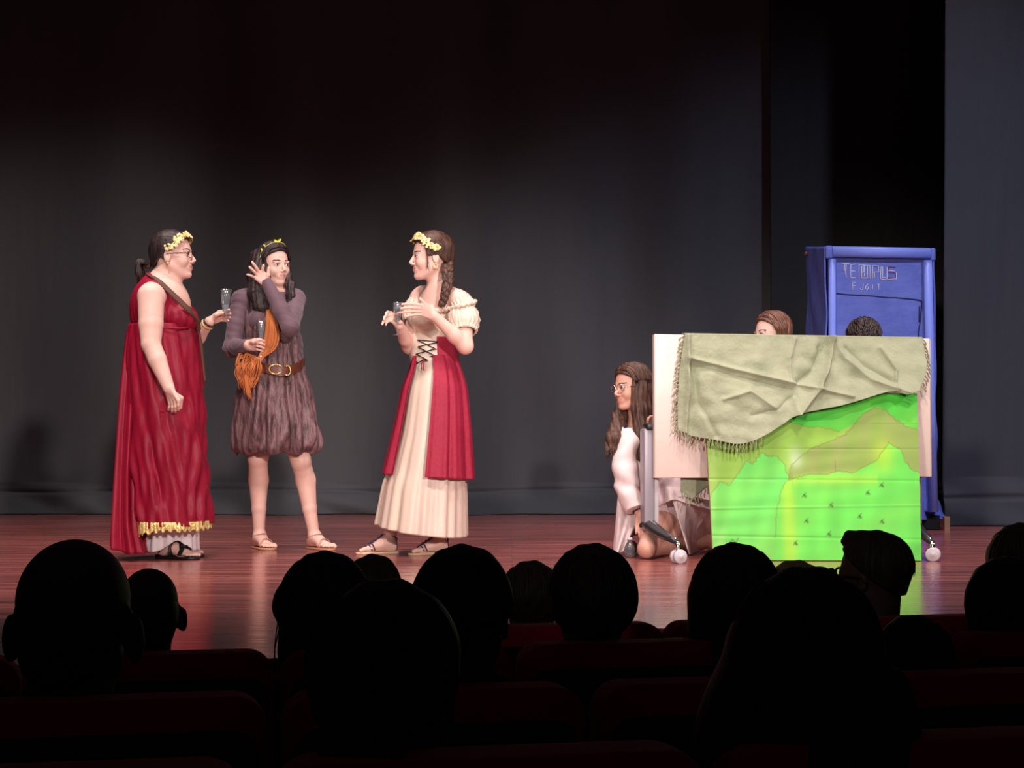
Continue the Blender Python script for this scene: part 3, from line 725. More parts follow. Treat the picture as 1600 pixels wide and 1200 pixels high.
for p in [(1256, 776), (1298, 791), (1355, 772), (1377, 760), (1260, 815), (1295, 835), (1343, 808), (1378, 816), (1243, 849)]:
    pline([p, (p[0] + 2, p[1] + 2)], .006, .85, (0.05, 0.06, 0.015)); pline([(p[0] - 3, p[1] + 3), (p[0] + 3, p[1] - 4)], .0022, .7, (0.05, 0.06, 0.015))
pline([(1138, 850), (1144, 844), (1150, 848), (1154, 842)], .003, .6, (0.04, 0.05, 0.015)); pline([(1304, 722), (1305, 738)], .002, .6)
col = np.clip(col, 0, 1)
panel = thing('painted_panel', (c01 + c11) / 2, 'large cardboard panel painted bright green leaning against the upright tabletop', 'painting')
po = obj('painted_front', grid(Pp), None, panel)
ca = po.data.color_attributes.new('paint', 'FLOAT_COLOR', 'POINT'); ca.data.foreach_set('color', np.concatenate([col, np.ones(uu.shape + (1,))], -1).ravel())
mp_ = mat('green_paint', (0.1, 0.6, 0.1), 0.55, 0.35); nd = mp_.node_tree.nodes.new('ShaderNodeVertexColor'); nd.layer_name = 'paint'
mp_.node_tree.links.new(nd.outputs[0], mp_.node_tree.nodes['Principled BSDF'].inputs['Base Color']); po.data.materials.clear(); po.data.materials.append(mp_)
u2, v2 = np.meshgrid(np.linspace(0, 1, 30), np.linspace(0, 1, 24), indexing='ij')
Pb = (c00 * (1 - u2)[..., None] + c10 * u2[..., None]) * (1 - v2)[..., None] + (c01 * (1 - u2)[..., None] + c11 * u2[..., None]) * v2[..., None] - pn * .014
solid(obj('cardboard_back', grid(Pb), M['wood'], panel, smooth=False), .016)

# ================================================================== BLUE BOOTH
BY = 11.4
F0 = W(1290, 386, BY); F1 = W(1458, 392, BY + .03); bz = F0[2]; fxl, fxr = F0[0], F1[0]; dep = .72
booth = thing('blue_booth', ((fxl + fxr) / 2, BY + dep / 2, 0), 'tall blue paper covered booth with chalk lettering behind the green panel', 'booth')
bw2 = fxr - fxl
base_z = .12
rs = np.random.RandomState(2)
def wall(p0, p1, z0, z1, n0, n1, amp, name):
    U, Zz = np.meshgrid(np.linspace(0, 1, n0), np.linspace(0, 1, n1), indexing='ij'); d = nrm(p1 - p0); nn = np.array([d[1], -d[0], 0])
    D = sum(amp * rs.uniform(.3, 1) * np.sin(rs.uniform(2, 14) * U + rs.uniform(4, 30) * Zz + rs.rand() * 6) for _ in range(7)) * .4
    P = p0 + (p1 - p0) * U[..., None] + nn * D[..., None]; zt_ = z1 if np.isscalar(z1) else z1[0] + (z1[1] - z1[0]) * U
    P[..., 2] = z0 + (zt_ - z0) * Zz
    return solid(obj(name, grid(P), M['blue'], booth), .01)
a = np.array([fxl + .02, BY + .03, 0]); b = np.array([fxr - .01, BY + .03, 0])
wall(a, b, base_z, bz - .05, 60, 120, .004, 'front_wall')
zbk = W(1262, 386, BY + dep)[2]
wall(np.array([fxl - .005, BY + dep, 0]), np.array([fxl - .0, BY + .0, 0]), base_z, (zbk, bz), 50, 120, .010, 'side_wall')
wall(np.array([fxr, BY + .0, 0]), np.array([fxr, BY + dep, 0]), base_z, (bz - .03, zbk - .03), 40, 100, .008, 'side_wall')
wall(np.array([fxr, BY + dep, 0]), np.array([fxl, BY + dep, 0]), base_z, (zbk - .03, zbk), 40, 90, .008, 'back_wall')
solid(obj('roof', (np.array([[fxl, BY, bz], [fxr, BY, bz - .03], [fxr, BY + dep, zbk - .03], [fxl, BY + dep, zbk]]), [[0, 1, 2, 3]]), M['blue'], booth, smooth=False), .012)
k = .036
obj('top_tube', tube([(fxl + .045, BY, bz - .030), (fxr - .03, BY, bz - .042)], k, 20), M['bluepipe'], booth)
obj('corner_wrap', box((fxl + .02, BY + .005, bz - .035), (.05, .06, .085), bev=.012), M['blue'], booth)
obj('corner_wrap', box((fxr - .012, BY + .005, bz - .05), (.035, .06, .085), bev=.012), M['blue'], booth)
obj('corner_tube', tube([(fxl + .045, BY, bz - .08), (fxl + .03, BY, base_z)], .024, 16), M['bluepipe'], booth)
obj('corner_tube', tube([(fxr - .045, BY, bz - .09), (fxr - .02, BY, base_z)], .030, 16), M['bluepipe'], booth)
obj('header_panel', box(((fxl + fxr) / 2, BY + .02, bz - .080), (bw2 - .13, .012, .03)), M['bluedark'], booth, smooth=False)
obj('base_frame', join([box(((fxl + fxr) / 2 + .01, BY + dep / 2, .05), (bw2 + .04, dep * .9, .09))]), M['seat_black'], booth, smooth=False)
p = W(1478, 818, BY); obj('wooden_foot', box((p[0], BY - .01, .045), (.035, .05, .09)), M['wood'], booth, smooth=False)
V, F = skirt([(.42, (fxl + fxr) / 2 + .0, BY + dep / 2, bw2 / 2 - .02, dep / 2), (.25, (fxl + fxr) / 2 + .02, BY + dep / 2, bw2 / 2 + .03, dep / 2 + .03), (.07, (fxl + fxr) / 2 + .03, BY + dep / 2, bw2 / 2 + .11, dep / 2 + .08)], 160, 30, ((9, .6), (17, .5)), (.004, .03), 4, crumple=.15)
obj('paper_skirt', (V, F), M['blue'], booth)
obj('door_knob', join([ball((fxl - .022, BY + dep - .1, zbk - .06), .016), tube([(fxl, BY + dep - .1, zbk - .06), (fxl - .02, BY + dep - .1, zbk - .06)], .006)]), M['belt'], booth)
# chalk letters on the front wall: strokes given in photo pixels
def onbooth(px, py): w_ = W(px, py, BY + .018); return w_
def strokes(lst, r, m, name, label=None):
    parts = [tube([onbooth(*q) for q in s_], r, 6, .35, up=(0, 1, 0)) for s_ in lst]
    o = obj(name, join(parts), m, booth)
    if label: o['label'] = label
    return o
def Z(px, py): return (1230 + px / 5.926, 360 + py / 5.926)
def L(*a): return [Z(a[i], a[i + 1]) for i in range(0, len(a), 2)]
def letters(groups, r, m, lab):
    for ch, g in groups: strokes(g, r, m, 'chalk_letter', 'chalk letter ' + ch + lab)
letters([('T', [L(512, 306, 582, 312), L(546, 312, 540, 375, 546, 438), L(530, 312, 528, 372)]), ('E', [L(588, 440, 588, 318, 638, 312), L(588, 375, 632, 378), L(588, 438, 636, 440)]),
         ('M', [L(665, 442, 665, 318, 765, 326, 765, 445), L(690, 330, 690, 440), L(712, 318, 712, 385, 700, 388), L(742, 330, 742, 445), L(716, 395, 716, 420, 704, 422), L(685, 440, 752, 442)]),
         ('P', [L(790, 448, 790, 325, 845, 330, 848, 385, 795, 388), L(806, 445, 806, 392)]), ('U', [L(870, 335, 862, 440, 878, 456, 925, 450, 925, 340), L(884, 335, 880, 436, 912, 434)]),
         ('S', [L(1012, 388, 1012, 448, 930, 455), L(935, 372, 1000, 378)])], .0034, M['chalk'], ' of the upper word')
letters([('S outline', [L(940, 352, 940, 335, 1005, 340), L(940, 335, 938, 385, 1002, 392, 1008, 440, 925, 436)])], .0028, M['redmark'], ' in faded pink')
letters([('F', [L(638, 484, 606, 480, 606, 552), L(606, 512, 630, 514)]), ('U', [L(675, 535, 682, 548, 700, 548, 704, 495)]), ('G', [L(748, 496, 728, 515, 726, 540, 740, 548, 750, 538, 748, 522, 734, 522)]), ('I', [L(790, 500, 790, 550)]), ('T', [L(832, 498, 858, 502), L(846, 500, 846, 550)])], .0026, M['chalk'], ' of the small lower word')
ln = [(385, 575), (440, 580), (520, 590), (600, 596), (690, 602), (780, 606), (860, 615), (940, 622), (1000, 622), (1080, 630), (1160, 636), (1220, 645), (1248, 655)]
strokes([[Z(*q) for q in ln], L(1248, 655, 1240, 760, 1232, 850, 1215, 940, 1215, 1000), L(1225, 700, 1222, 850)], .0034, M['navyline'], 'drawn_door_line')

# ================================================================== DRINKING GLASSES AND SMALL BOTTLE
def flute(base, label, h=.17, r=.026, stem=.055, tiltx=0, group=None, fill=.55, rz=0, foot=.024):
    t = thing('champagne_glass', base, label, 'glass', group); R = roty(tiltx)
    cup = [(0.0, stem), (.006, stem + .003), (.013, stem + .02), (r * .72, stem + (h - stem) * .35), (r * .9, stem + (h - stem) * .7), (r, h), (r - .0014, h), (r * .9 - .0016, stem + (h - stem) * .7), (r * .72 - .0016, stem + (h - stem) * .35), (.011, stem + .022), (0, stem + .006)]
    c = np.array(base)
    obj('bowl', lathe(cup, c, 24, R), M['glass'], t)
    obj('stem', lathe([(foot, 0), (foot, .002), (.006, .006), (.0035, .014), (.0035, stem - .008), (.006, stem)], c, 20, R), M['glass'], t)
    if fill:
        zt = stem + (h - stem) * fill
        obj('drink', lathe([(0, stem + .0075), (.010, stem + .023), (r * .72 - .003, stem + (h - stem) * .35), (np.interp(fill, [.35, .7], [r * .72, r * .9]) - .003, zt), (0, zt)], c, 20, R), M['water'], t)
    return t

# ================================================================== THE ACTORS
def person(name, loc, label): return thing(name, loc, label, 'person')
def finish_body(B, parent, H=None, m='skin', h=.004, name='body', **kw):
    o = obj(name, B.mesh(h, **kw), [M[m], M['lips'], M['brow']], parent)
    if H is not None: face_materials(o, H, parent); add_eyes(parent, H)
    return o
def locks(H, specs, r=.006, n=18, seed=0, wave=.0):
    """specs: lists of world points; each grows one tapering lock"""
    rs = np.random.RandomState(seed); parts = []
    for P in specs:
        Q = spline(P, n); t = np.linspace(0, 1, n)[:, None]
        if wave: Q = Q + wave * t * np.sin(t * rs.uniform(8, 14) + rs.rand() * 6) * nrm(rs.uniform(-1, 1, 3))
        rr = r * rs.uniform(.7, 1.25); parts.append(tube(Q, [rr * .8, rr, rr, rr * .85, rr * .25], 6, .7))
    return join(parts)

# ---------------------------------------------------------------- 1: woman in the long crimson gown
Y = 8.50
p1 = person('woman_in_crimson_gown', G(268, 868), 'woman in a long sleeveless crimson gown with glasses and a gold leaf headband')
H1 = Frame(W(271, 401, Y), (1, -.10, .05), (-.02, 0, 1), 1.04)
B = Body(); add_head(B, H1, .8)
B.cone(H1(-.024, 0, -.045), W(250, 440, Y), .050, .062, .02, 'neck')
B.cone(H1(.02, 0, -.07), W(262, 440, Y), .040, .050, .02, 'neck')
sh_n, el_n, wr_n = W(236, 462, 8.33), W(236, 538, 8.27), W(264, 607, 8.22)
sh_f, el_f, wr_f = W(262, 462, 8.68), W(296, 540, 8.70), W(327, 503, 8.60)
B.cone(sh_n + [0.01, .04, .012], sh_f + [-.01, -.04, .012], .062, .062, .04, 'torso')
B.ell(W(252, 482, Y), (.145, .165, .17), None, .03, 'torso')
B.ell(W(284, 497, 8.42), (.068, .075, .058), None, .03, 'torso'); B.ell(W(286, 497, 8.58), (.066, .075, .058), None, .03, 'torso')
B.ell(W(254, 560, Y), (.155, .165, .18), None, .05, 'torso'); B.ell(W(252, 630, Y), (.165, .185, .15), None, .05, 'torso')
B.ell(sh_n + [0, .01, -.005], (.068, .062, .066), None, .03, 'arm')
B.chain([sh_n, sh_n * .4 + el_n * .6, el_n], [.064, .059, .047], .006, 'arm')
B.chain([el_n, el_n * .65 + wr_n * .35, wr_n], [.046, .044, .028], .008, 'arm')
B.chain([sh_f, el_f], [.062, .045], .02, 'farm'); B.chain([el_f, el_f * .6 + wr_f * .4, wr_f], [.045, .040, .026], .02, 'farm')
# near hand hanging, fingers curled back towards the palm
kn = [W(280, 622, 8.21), W(268, 629, 8.27)]
add_hand(B, wr_n, W(279, 626, 8.19), W(266, 631, 8.24), [W(279, 641, 8.225), W(274, 643.5, 8.24), W(269, 643.5, 8.255), W(263, 641, 8.275)],
         [W(283, 622, 8.225), W(282, 637, 8.24)], (0.1, -1, -.3), [.012] * 4, 1.0)
# far hand around the glass
gl = W(352.5, 500, 8.60)
add_hand(B, wr_f, W(343, 487, 8.60), W(344, 500, 8.645), [W(358, 484, 8.565), W(360, 490, 8.57), W(359.5, 496, 8.58), W(357, 501, 8.59)],
         [W(338, 492, 8.575), W(348, 489, 8.565)], (.35, 1, .0), [.014, .016, .015, .012], .92)
for (kx, ky), Yl in (((274, 700), 8.47), ((270, 700), 8.60)):
    B.cone(W(256, 640, Yl - .02), W(kx, 730, Yl), .095, .062, .04, 'leg')
    B.cone(W(kx, 730, Yl), W(kx - 8, 850, Yl + .0), .058, .034, .03, 'leg')
an = W(262, 850, 8.465); Pn = add_foot(B, an, (1, -.50), .92)
an2 = W(262, 850, 8.60); Pf = add_foot(B, an2, (1, .05), .90)
body1 = finish_body(B, p1, H1, 'skin')
# gown
a = W(231, 422, Y); b = W(316, 495, Y); d = nrm(b - a); nn = np.array([-d[2], 0, d[0]]); nn = nn if nn[2] > 0 else -nn
bk = W(226, 430, Y)
def cut1(X, Yy, Z_):
    c1 = (X - a[0]) * nn[0] + (Z_ - a[2]) * nn[2]
    c2 = W(0, 528, Y)[2] - Z_
    # arm hole on the near side
    dx, dz = X - W(246, 480, 8.3)[0], Z_ - W(236, 480, 8.3)[2]
    return np.maximum(c1, c2)
def ruffle(X, Yy, Z_):
    return .0035 * np.sin(60 * np.arctan2(Yy - Y, X - W(252, 490, Y)[0]) * .5 + 4 * Z_) * np.clip((W(0, 478, Y)[2] - Z_) * 12, 0, 1)
obj('bodice', B.mesh(.004, tags=('torso', 'neck'), inflate=.009, cut=cut1, disp=ruffle), M['red'], p1)
rg = [ring(203, 308, 508, Y, .175), ring(200, 311, 540, Y, .20), ring(200, 315, 600, Y, .225), ring(203, 320, 700, Y, .235), ring(207, 324, 770, Y, .25), ring(211, 328, 822, Y, .27)]
hemf = lambda X, Yy, TH: .018 * np.cos(TH) + .02 * np.sin(3 * TH) * .4
gown = obj('gown_skirt', skirt(rg, 300, 110, ((7, .7), (12, .5), (21, .25)), (.004, .016), 3, hem=hemf, twist=-9, crumple=.20), M['red'], p1); solid(gown, .003)
rgt = [ring(209.5, 328, 815, Y, .272), ring(210, 328.5, 822, Y, .275), ring(211, 329, 832, Y, .273)]
# diagonal drag folds on the skirt: soft ridges sweeping from hip to hem
band = obj('gold_trim', skirt([ring(210, 327.5, 813, Y, .272), ring(210.5, 328.5, 820, Y, .276), ring(211, 328, 829, Y, .274)], 260, 10, ((7, .5), (12, .45), (60, .3)), (.008, .014), 3, hem=lambda X, Yy, TH: hemf(X, Yy, TH) + .006 * np.sign(np.sin(34 * TH))), M['gold'], p1); solid(band, .003)
obj('sleeve_band', tube(spline([W(303, 509, 8.44), W(285, 513, 8.33), W(255, 512, 8.305), W(228, 516, 8.34), W(205, 522, 8.44)], 24), .007, 8, .6), M['red'], p1)
und = obj('white_underskirt', skirt([ring(224, 306, 780, Y + .05, .15), ring(221, 306, 820, Y + .04, .165), ring(219, 307, 860, Y + .04, .170)], 200, 30, ((9, .6), (15, .4)), (.008, .016), 9, hem=lambda X, Yy, TH: .055 * np.exp(-((TH - 5.25) / .45) ** 2)), M['white'], p1); solid(und, .003)
# train of cloth falling from the back of the bodice
rt = [ring(210, 232, 492, 8.54, .06), ring(200, 232, 512, 8.54, .09), ring(195, 234, 560, 8.54, .13), ring(190, 230, 640, 8.52, .17), ring(186, 226, 740, 8.50, .19), ring(181, 230, 820, 8.48, .20), ring(178, 243, 862, 8.46, .21)]
tr = obj('train', skirt(rt, 160, 80, ((5, .6), (9, .45), (14, .3)), (.006, .026), 12, hem=lambda X, Yy, TH: .04 * np.clip(-np.cos(TH), 0, 1)), M['red'], p1); solid(tr, .003)
# brown ribbon along the neckline, tail hanging in front
rb = spline([W(231, 427, 8.56), W(232, 429, 8.44), W(246, 437, 8.345), W(262, 452, 8.33), (W(282, 471, 8.335)), W(297, 486, 8.352), W(308, 501, 8.42), W(311, 516, 8.46)], 50)
obj('neck_ribbon', tube(rb, [.010, .013, .015, .016, .014], 10, .35, up=(.4, -.8, .5)), M['brownsash'], p1)
obj('ribbon_tail', tube(spline([W(310, 512, 8.46), W(315, 540, 8.46), W(318, 570, 8.46), W(321, 597, 8.45)], 20), [.010, .012, .009], 8, .3, up=(1, -.4, 0)), M['brownsash'], p1)
# hair pulled back into a low ponytail
Bh, ct = hair_cap(H1, .046, -.085, .005, slope=1.35); hb = obj('hair', Bh.mesh(.004, cut=ct), M['hair_black'], p1)
sp = []
for i in range(46):
    ang = -2.6 + 5.2 * i / 45
    st = np.array([.62 * math.cos(ang) ** 2 + .18, math.sin(ang) * .95, .42 + .55 * math.cos(ang)]); st = np.array([max(.0, st[0]), st[1], st[2]])
    st = nrm([.50 + .25 * math.cos(ang), math.sin(ang) * .8, .15 + .62 * math.cos(ang)]) if abs(ang) < 1.9 else nrm([-.1, math.sin(ang), -.35])
    sp.append(slerp_path(H1, st, (-.80, 0, -.60), SK, 12, .002, via=(-.25, st[1] * .95, st[2] * .9 + .15)))
obj('hair_strands', locks(H1, sp, .0055, 22, 1), M['hair_black'], hb)
kt = H1(-.106, 0, -.045)
pn_ = [[kt + [0, 0, .01], W(220 - 4 * random.random(), 407 + 6 * random.random(), 8.5) + np.array([0, dy, 0]), W(217 + dx, 424, 8.5) + np.array([0, dy * 1.3, 0]), W(219 + dx * 1.2, 447 + dz, 8.5) + np.array([0, dy, 0])] for dx, dy, dz in [(random.uniform(-3, 5), random.uniform(-.02, .02), random.uniform(-12, 2)) for _ in range(64)]]
pt = obj('ponytail', locks(H1, pn_, .011, 16, 2, .006), M['hair_black'], p1)
obj('hair_tie', tube([kt + [-.01, 0, .01], kt + [-.035, 0, .012]], .016, 12), M['brownsash'], pt)
def leaf(c, d, n_, L=.022, wd=.008):
    d = nrm(d); n_ = nrm(n_ - (np.dot(n_, d)) * d); s_ = np.cross(d, n_); V = [c]; m = 4
    rows = []
    for t in np.linspace(0, 1, 6):
        w_ = wd * math.sin(PI * min(1, t * .93 + .04)); z_ = .004 * math.sin(PI * t)
        rows.append([c + d * L * t - s_ * w_ + n_ * z_ * .3, c + d * L * t + n_ * (z_ + .0016), c + d * L * t + s_ * w_ + n_ * z_ * .3])
    V, F = grid(np.array(rows)); Vb = V - n_ * .0015; k = len(V); F2 = [list(q) for q in F.tolist()] + [[i + k for i in q[::-1]] for q in F.tolist()]
    return np.vstack([V, Vb]), F2
def headband(H, parent, seed, z0=.0, lean=.0, arc=(-1.45, 1.45), n=190, m='goldleaf', wide=.020):
    rs = np.random.RandomState(seed); parts = []; path = []
    for t in np.linspace(arc[0], arc[1], 40):
        dv = nrm([.95 * math.cos(t) - .05 + lean, math.sin(t), math.cos(t) * .88 - .20 + z0]); path.append(H(*(np.array([-.012, 0, .034]) + dv * (SK + .012))))
    parts.append(tube(path, .004, 8, .6)); path = np.array(path)
    for i in range(n):
        j = rs.randint(1, 39); p = path[j]; nn_ = nrm(p - H(-.012, 0, .034)); tg = nrm(path[min(39, j + 1)] - path[j - 1]); sd = np.cross(nn_, tg)
        d = nrm(tg * rs.choice([-1, 1]) * rs.uniform(.2, 1) + sd * rs.uniform(-1, 1) + nn_ * rs.uniform(.0, .35))
        parts.append(leaf(p + sd * rs.uniform(-wide, wide) * .6 + nn_ * .002, d, nn_, rs.uniform(.012, .021), rs.uniform(.005, .009)))
    return obj('leaf_headband', join(parts), M[m], parent)
headband(H1, p1, 1, lean=-.02)
def eyeglasses(H_, parent, m, rx=.023, rz=.0165, r=.0014, side=True, square=.6, fwd=.0):
    parts = []; H = lambda x, y, z: H_(x + (fwd if x > .06 else 0), y, z)
    for y in (-1, 1):
        P = [H(.0955 - .010 * abs(math.cos(a)) * (1 if math.cos(a) * 1 > 0 else .3), y * (.031 + rx * np.sign(math.cos(a)) * abs(math.cos(a)) ** square), .001 + rz * np.sign(math.sin(a)) * abs(math.sin(a)) ** square) for a in np.linspace(0, 2 * PI, 33)]
        parts.append(tube(P, r, 6, cap=False))
        parts.append(tube(spline([H(.086, y * .054, .006), H(.07, y * .070, .008), H(.0, y * .081, .006), H(-.018, y * .078, -.012)], 14), r, 6))
    parts.append(tube(spline([H(.096, -.009, .004), H(.100, 0, .007), H(.096, .009, .004)], 7), r, 6))
    return obj('eyeglasses', join(parts), m, parent)
eyeglasses(H1, p1, M['black'])
obj('earring', join([ball(H1(-.002, -.083, -.040), .0045 * 1.4, 10), ball(H1(-.002, -.083, -.050), .0035, 8)]), M['gold'], p1)
for dx in (0, 6):
    c = wr_f * (1 - dx / 60) + el_f * dx / 60; dd = nrm(wr_f - el_f); u_ = nrm(np.cross(dd, [0, 1, 0])); v_ = np.cross(dd, u_)
    obj('bracelet', tube([c + .0305 * (math.cos(t) * u_ + math.sin(t) * v_) for t in np.linspace(0, 2 * PI, 30)], .0035, 8, cap=False), M['gold'] if dx else M['black'], p1)
sd = obj('sandal', sole(Pn, 1), M['black'], p1)
obj('sandal_straps', join([strap(Pn, [(.10, .046, .01), (.105, .02, .056), (.112, -.015, .050), (.11, -.046, .01)], .013, .3), strap(Pn, [(.045, .040, .01), (.05, .02, .088), (.05, -.02, .082), (.05, -.044, .01)], .015, .3),
     strap(Pn, [(.05, .03, .075), (.08, .0, .062), (.11, -.03, .040)], .006, .35), strap(Pn, [(-.03, -.03, .02), (.0, -.036, .06), (.04, -.03, .072)], .006, .35)]), M['black'], sd)
sd = obj('sandal', sole(Pf, 1), M['black'], p1)
obj('sandal_straps', join([strap(Pf, [(.10, .046, .01), (.105, .02, .052), (.112, -.015, .046), (.11, -.046, .01)], .008, .35)]), M['black'], sd)
g1 = W(352, 484, 8.585); flute(W(352.5, 494, 8.585) + np.array([0, 0, -.03]), 'clear glass of water held up by the woman in the crimson gown', h=.165, r=.028, stem=.028, fill=.42, foot=.017)

# ---------------------------------------------------------------- 2: woman in the crinkled brown dress
Y = 9.28
p2 = person('woman_in_brown_dress', G(445, 857), 'woman in a short crinkled brown dress with a leather belt and orange yarn sash')
H2 = Frame(W(428, 416, 9.26), (.66, -.74, -.02), (-.07, 0, 1), 1.0)
B = Body(); add_head(B, H2, .7)
B.cone(H2(-.02, 0, -.045), W(426, 462, 9.27), .047, .054, .02, 'neck')
shr, elr, wrr = W(377, 469, 9.24), W(362, 545, 9.18), W(388, 539, 9.00)     # her right arm, left in the photo
shl, ell_, wrl = W(462, 468, 9.26), W(454, 512, 9.00), W(417, 442, 9.10)
B.cone(shr + [.04, 0, .014], shl + [-.04, 0, .014], .045, .045, .04, 'torso')
B.cone(W(424, 486, 9.27), W(426, 540, 9.28), .098, .090, .05, 'torso', (1, 0, 0), 1.45)
B.ell(W(406, 500, 9.17), (.058, .056, .056), None, .04, 'torso'); B.ell(W(440, 500, 9.17), (.058, .056, .056), None, .04, 'torso')
B.cone(W(428, 540, 9.28), W(430, 600, 9.28), .088, .10, .05, 'torso', (1, 0, 0), 1.5)
B.ell(W(431, 628, 9.29), (.17, .125, .14), None, .05, 'torso')
for S_, E_, W_ in ((shr, elr, wrr), (shl, ell_, wrl)):
    B.ell(S_, (.047, .050, .050), None, .025, 'arm'); B.chain([S_, S_ * .5 + E_ * .5, E_], [.046, .043, .038], .012, 'arm')
    B.chain([E_, E_ * .65 + W_ * .35, W_], [.040, .037, .0255], .02, 'arm')
# right hand holding the glass at the waist
add_hand(B, wrr, W(398, 531, 8.96), W(397, 546, 8.98), [W(413, 533, 8.945), W(413, 538.5, 8.94), W(412.5, 544, 8.945), W(411, 549, 8.955)],
         [W(396, 534, 8.94), W(406, 531, 8.93)], (-.1, -1, .25), [.016, .018, .017, .014], .92)
# left hand at the side of the head, fingers spread
add_hand(B, wrl, W(410, 424, 9.09), W(399, 434, 9.08), [W(412, 414, 9.075), W(394, 409.5, 9.06), W(389.5, 417, 9.05), W(386, 429, 9.05)],
         [W(419, 430, 9.09), W(420, 418.5, 9.085)], (0, -1, .3), [.004, .008, .008, .006], .95)
lg = []
for hx, kx, ky, ax_, ay, Yl, td in ((418, 403, 716, 405, 832, 9.28, (.50, -.87)), (446, 470, 720, 491, 832, 9.25, (.62, -.78))):
    hip = W(hx, 625, Yl); kn_ = W(kx, ky, Yl - .03); cf = W((kx * .6 + ax_ * .4) + (0 if kx < 440 else -1), 750, Yl + .01)
    ank = W(ax_, 838, Yl)
    B.cone(hip, kn_, .092, .055, .03, 'leg'); B.ell(kn_ + [0, -.016, 0], (.044, .04, .05), None, .02, 'leg')
    B.chain([kn_, cf, W(kx * .35 + ax_ * .65, 795, Yl), ank], [.050, .054, .038, .029], .010, 'leg')
    g = np.array([ank[0], ank[1], 0]); lg.append(add_foot(B, ank, td, .90))
body2 = finish_body(B, p2, H2, 'skin')
# jersey top: torso, shoulders and arms down to the wrists
zt = W(0, 457, 9.26)[2]
def cut2(X, Yy, Z_):
    r1 = np.sqrt((X - wrr[0]) ** 2 + (Yy - wrr[1]) ** 2 + (Z_ - wrr[2]) ** 2) ; r2 = np.sqrt((X - wrl[0]) ** 2 + (Yy - wrl[1]) ** 2 + (Z_ - wrl[2]) ** 2)
    ax1 = nrm(wrr - elr); ax2 = nrm(wrl - ell_)
    e1 = np.minimum(.07 - r1, (X - wrr[0]) * ax1[0] + (Yy - wrr[1]) * ax1[1] + (Z_ - wrr[2]) * ax1[2])
    e2 = np.minimum(.09 - r2, (X - wrl[0]) * ax2[0] + (Yy - wrl[1]) * ax2[1] + (Z_ - wrl[2]) * ax2[2] - .012)
    nk = np.minimum(Z_ - (zt + .0), .085 - np.sqrt((X - W(426, 0, 9.26)[0]) ** 2 + (Yy - 9.2) ** 2))
    return np.maximum(np.maximum(e1, e2), nk)
def wr2(X, Yy, Z_): return .0010 * np.sin(150 * Z_ + 40 * X + 6 * np.sin(30 * Yy)) * np.clip(np.abs(X - W(426, 0, 9.26)[0]) * 9 - .6, 0, 1)
obj('jersey_top', B.mesh(.004, tags=('torso', 'arm'), inflate=.006, cut=cut2, disp=wr2), M['plum'], p2)
rg = [ring(383, 459, 487, 9.27, .135), ring(381, 462, 505, 9.26, .155), ring(383, 468, 535, 9.27, .150), ring(384, 471, 562, 9.28, .150), ring(380, 476, 580, 9.28, .165), ring(373, 484, 608, 9.28, .20), ring(367, 491, 645, 9.28, .23), ring(365, 498, 685, 9.28, .24), ring(367, 497, 702, 9.28, .235), ring(374, 489, 709, 9.28, .21)]
dr = obj('crinkled_dress', skirt(rg, 320, 150, ((12, .5), (19, .45), (27, .35)), (.004, .019), 6, crumple=.32, power=1.2, hem=lambda X, Yy, TH: .008 * np.sin(9 * TH)), M['brown'], p2); solid(dr, .003)
for x, f in ((386, 1), (455, -1)):   # dress straps
    pass
bl_ = spline([W(474, 566, 9.26), W(462, 575, 9.155), W(444, 580, 9.11), (W(425, 578, 9.10)), W(406, 573, 9.12), W(392, 571, 9.17), W(381, 572, 9.28), W(405, 572, 9.42), W(440, 570, 9.45), W(466, 567, 9.40), W(474, 566, 9.26)], 70)
belt = obj('belt', tube(bl_, .021, 10, .28, up=(0, 0, 1)), M['belt'], p2)
# the tube above is flat across; build it again standing upright
for v in belt.data.vertices: pass
bp_ = []
for i, p in enumerate(bl_[:-1]):
    c = W(427, 574, 9.28); d = nrm([p[0] - c[0], p[1] - c[1], 0]); bp_.append([p + d * .004 + np.array([0, 0, z]) for z in (-.026, -.024, -.012, 0, .012, .024, .026)])
bp_.append(bp_[0]); Vb, Fb = grid(np.array(bp_)); me = belt.data; me.clear_geometry(); me.from_pydata((Vb - wloc(p2)).tolist(), [], Fb.tolist()); me.polygons.foreach_set('use_smooth', [True] * len(me.polygons)); solid(belt, .006)
bc = [W(431 + 10.5 * math.cos(t), 577 + 7.5 * math.sin(t), 9.085) for t in np.linspace(.5, 2 * PI - .5, 26)]
bk_ = obj('buckle', tube(bc, .0035, 8), M['gold'], belt)
obj('buckle_ring', tube([W(449 + 5 * math.cos(t), 579 + 7.5 * math.sin(t), 9.085) for t in np.linspace(-2.2, 2.2, 20)], .003, 8), M['gold'], bk_)
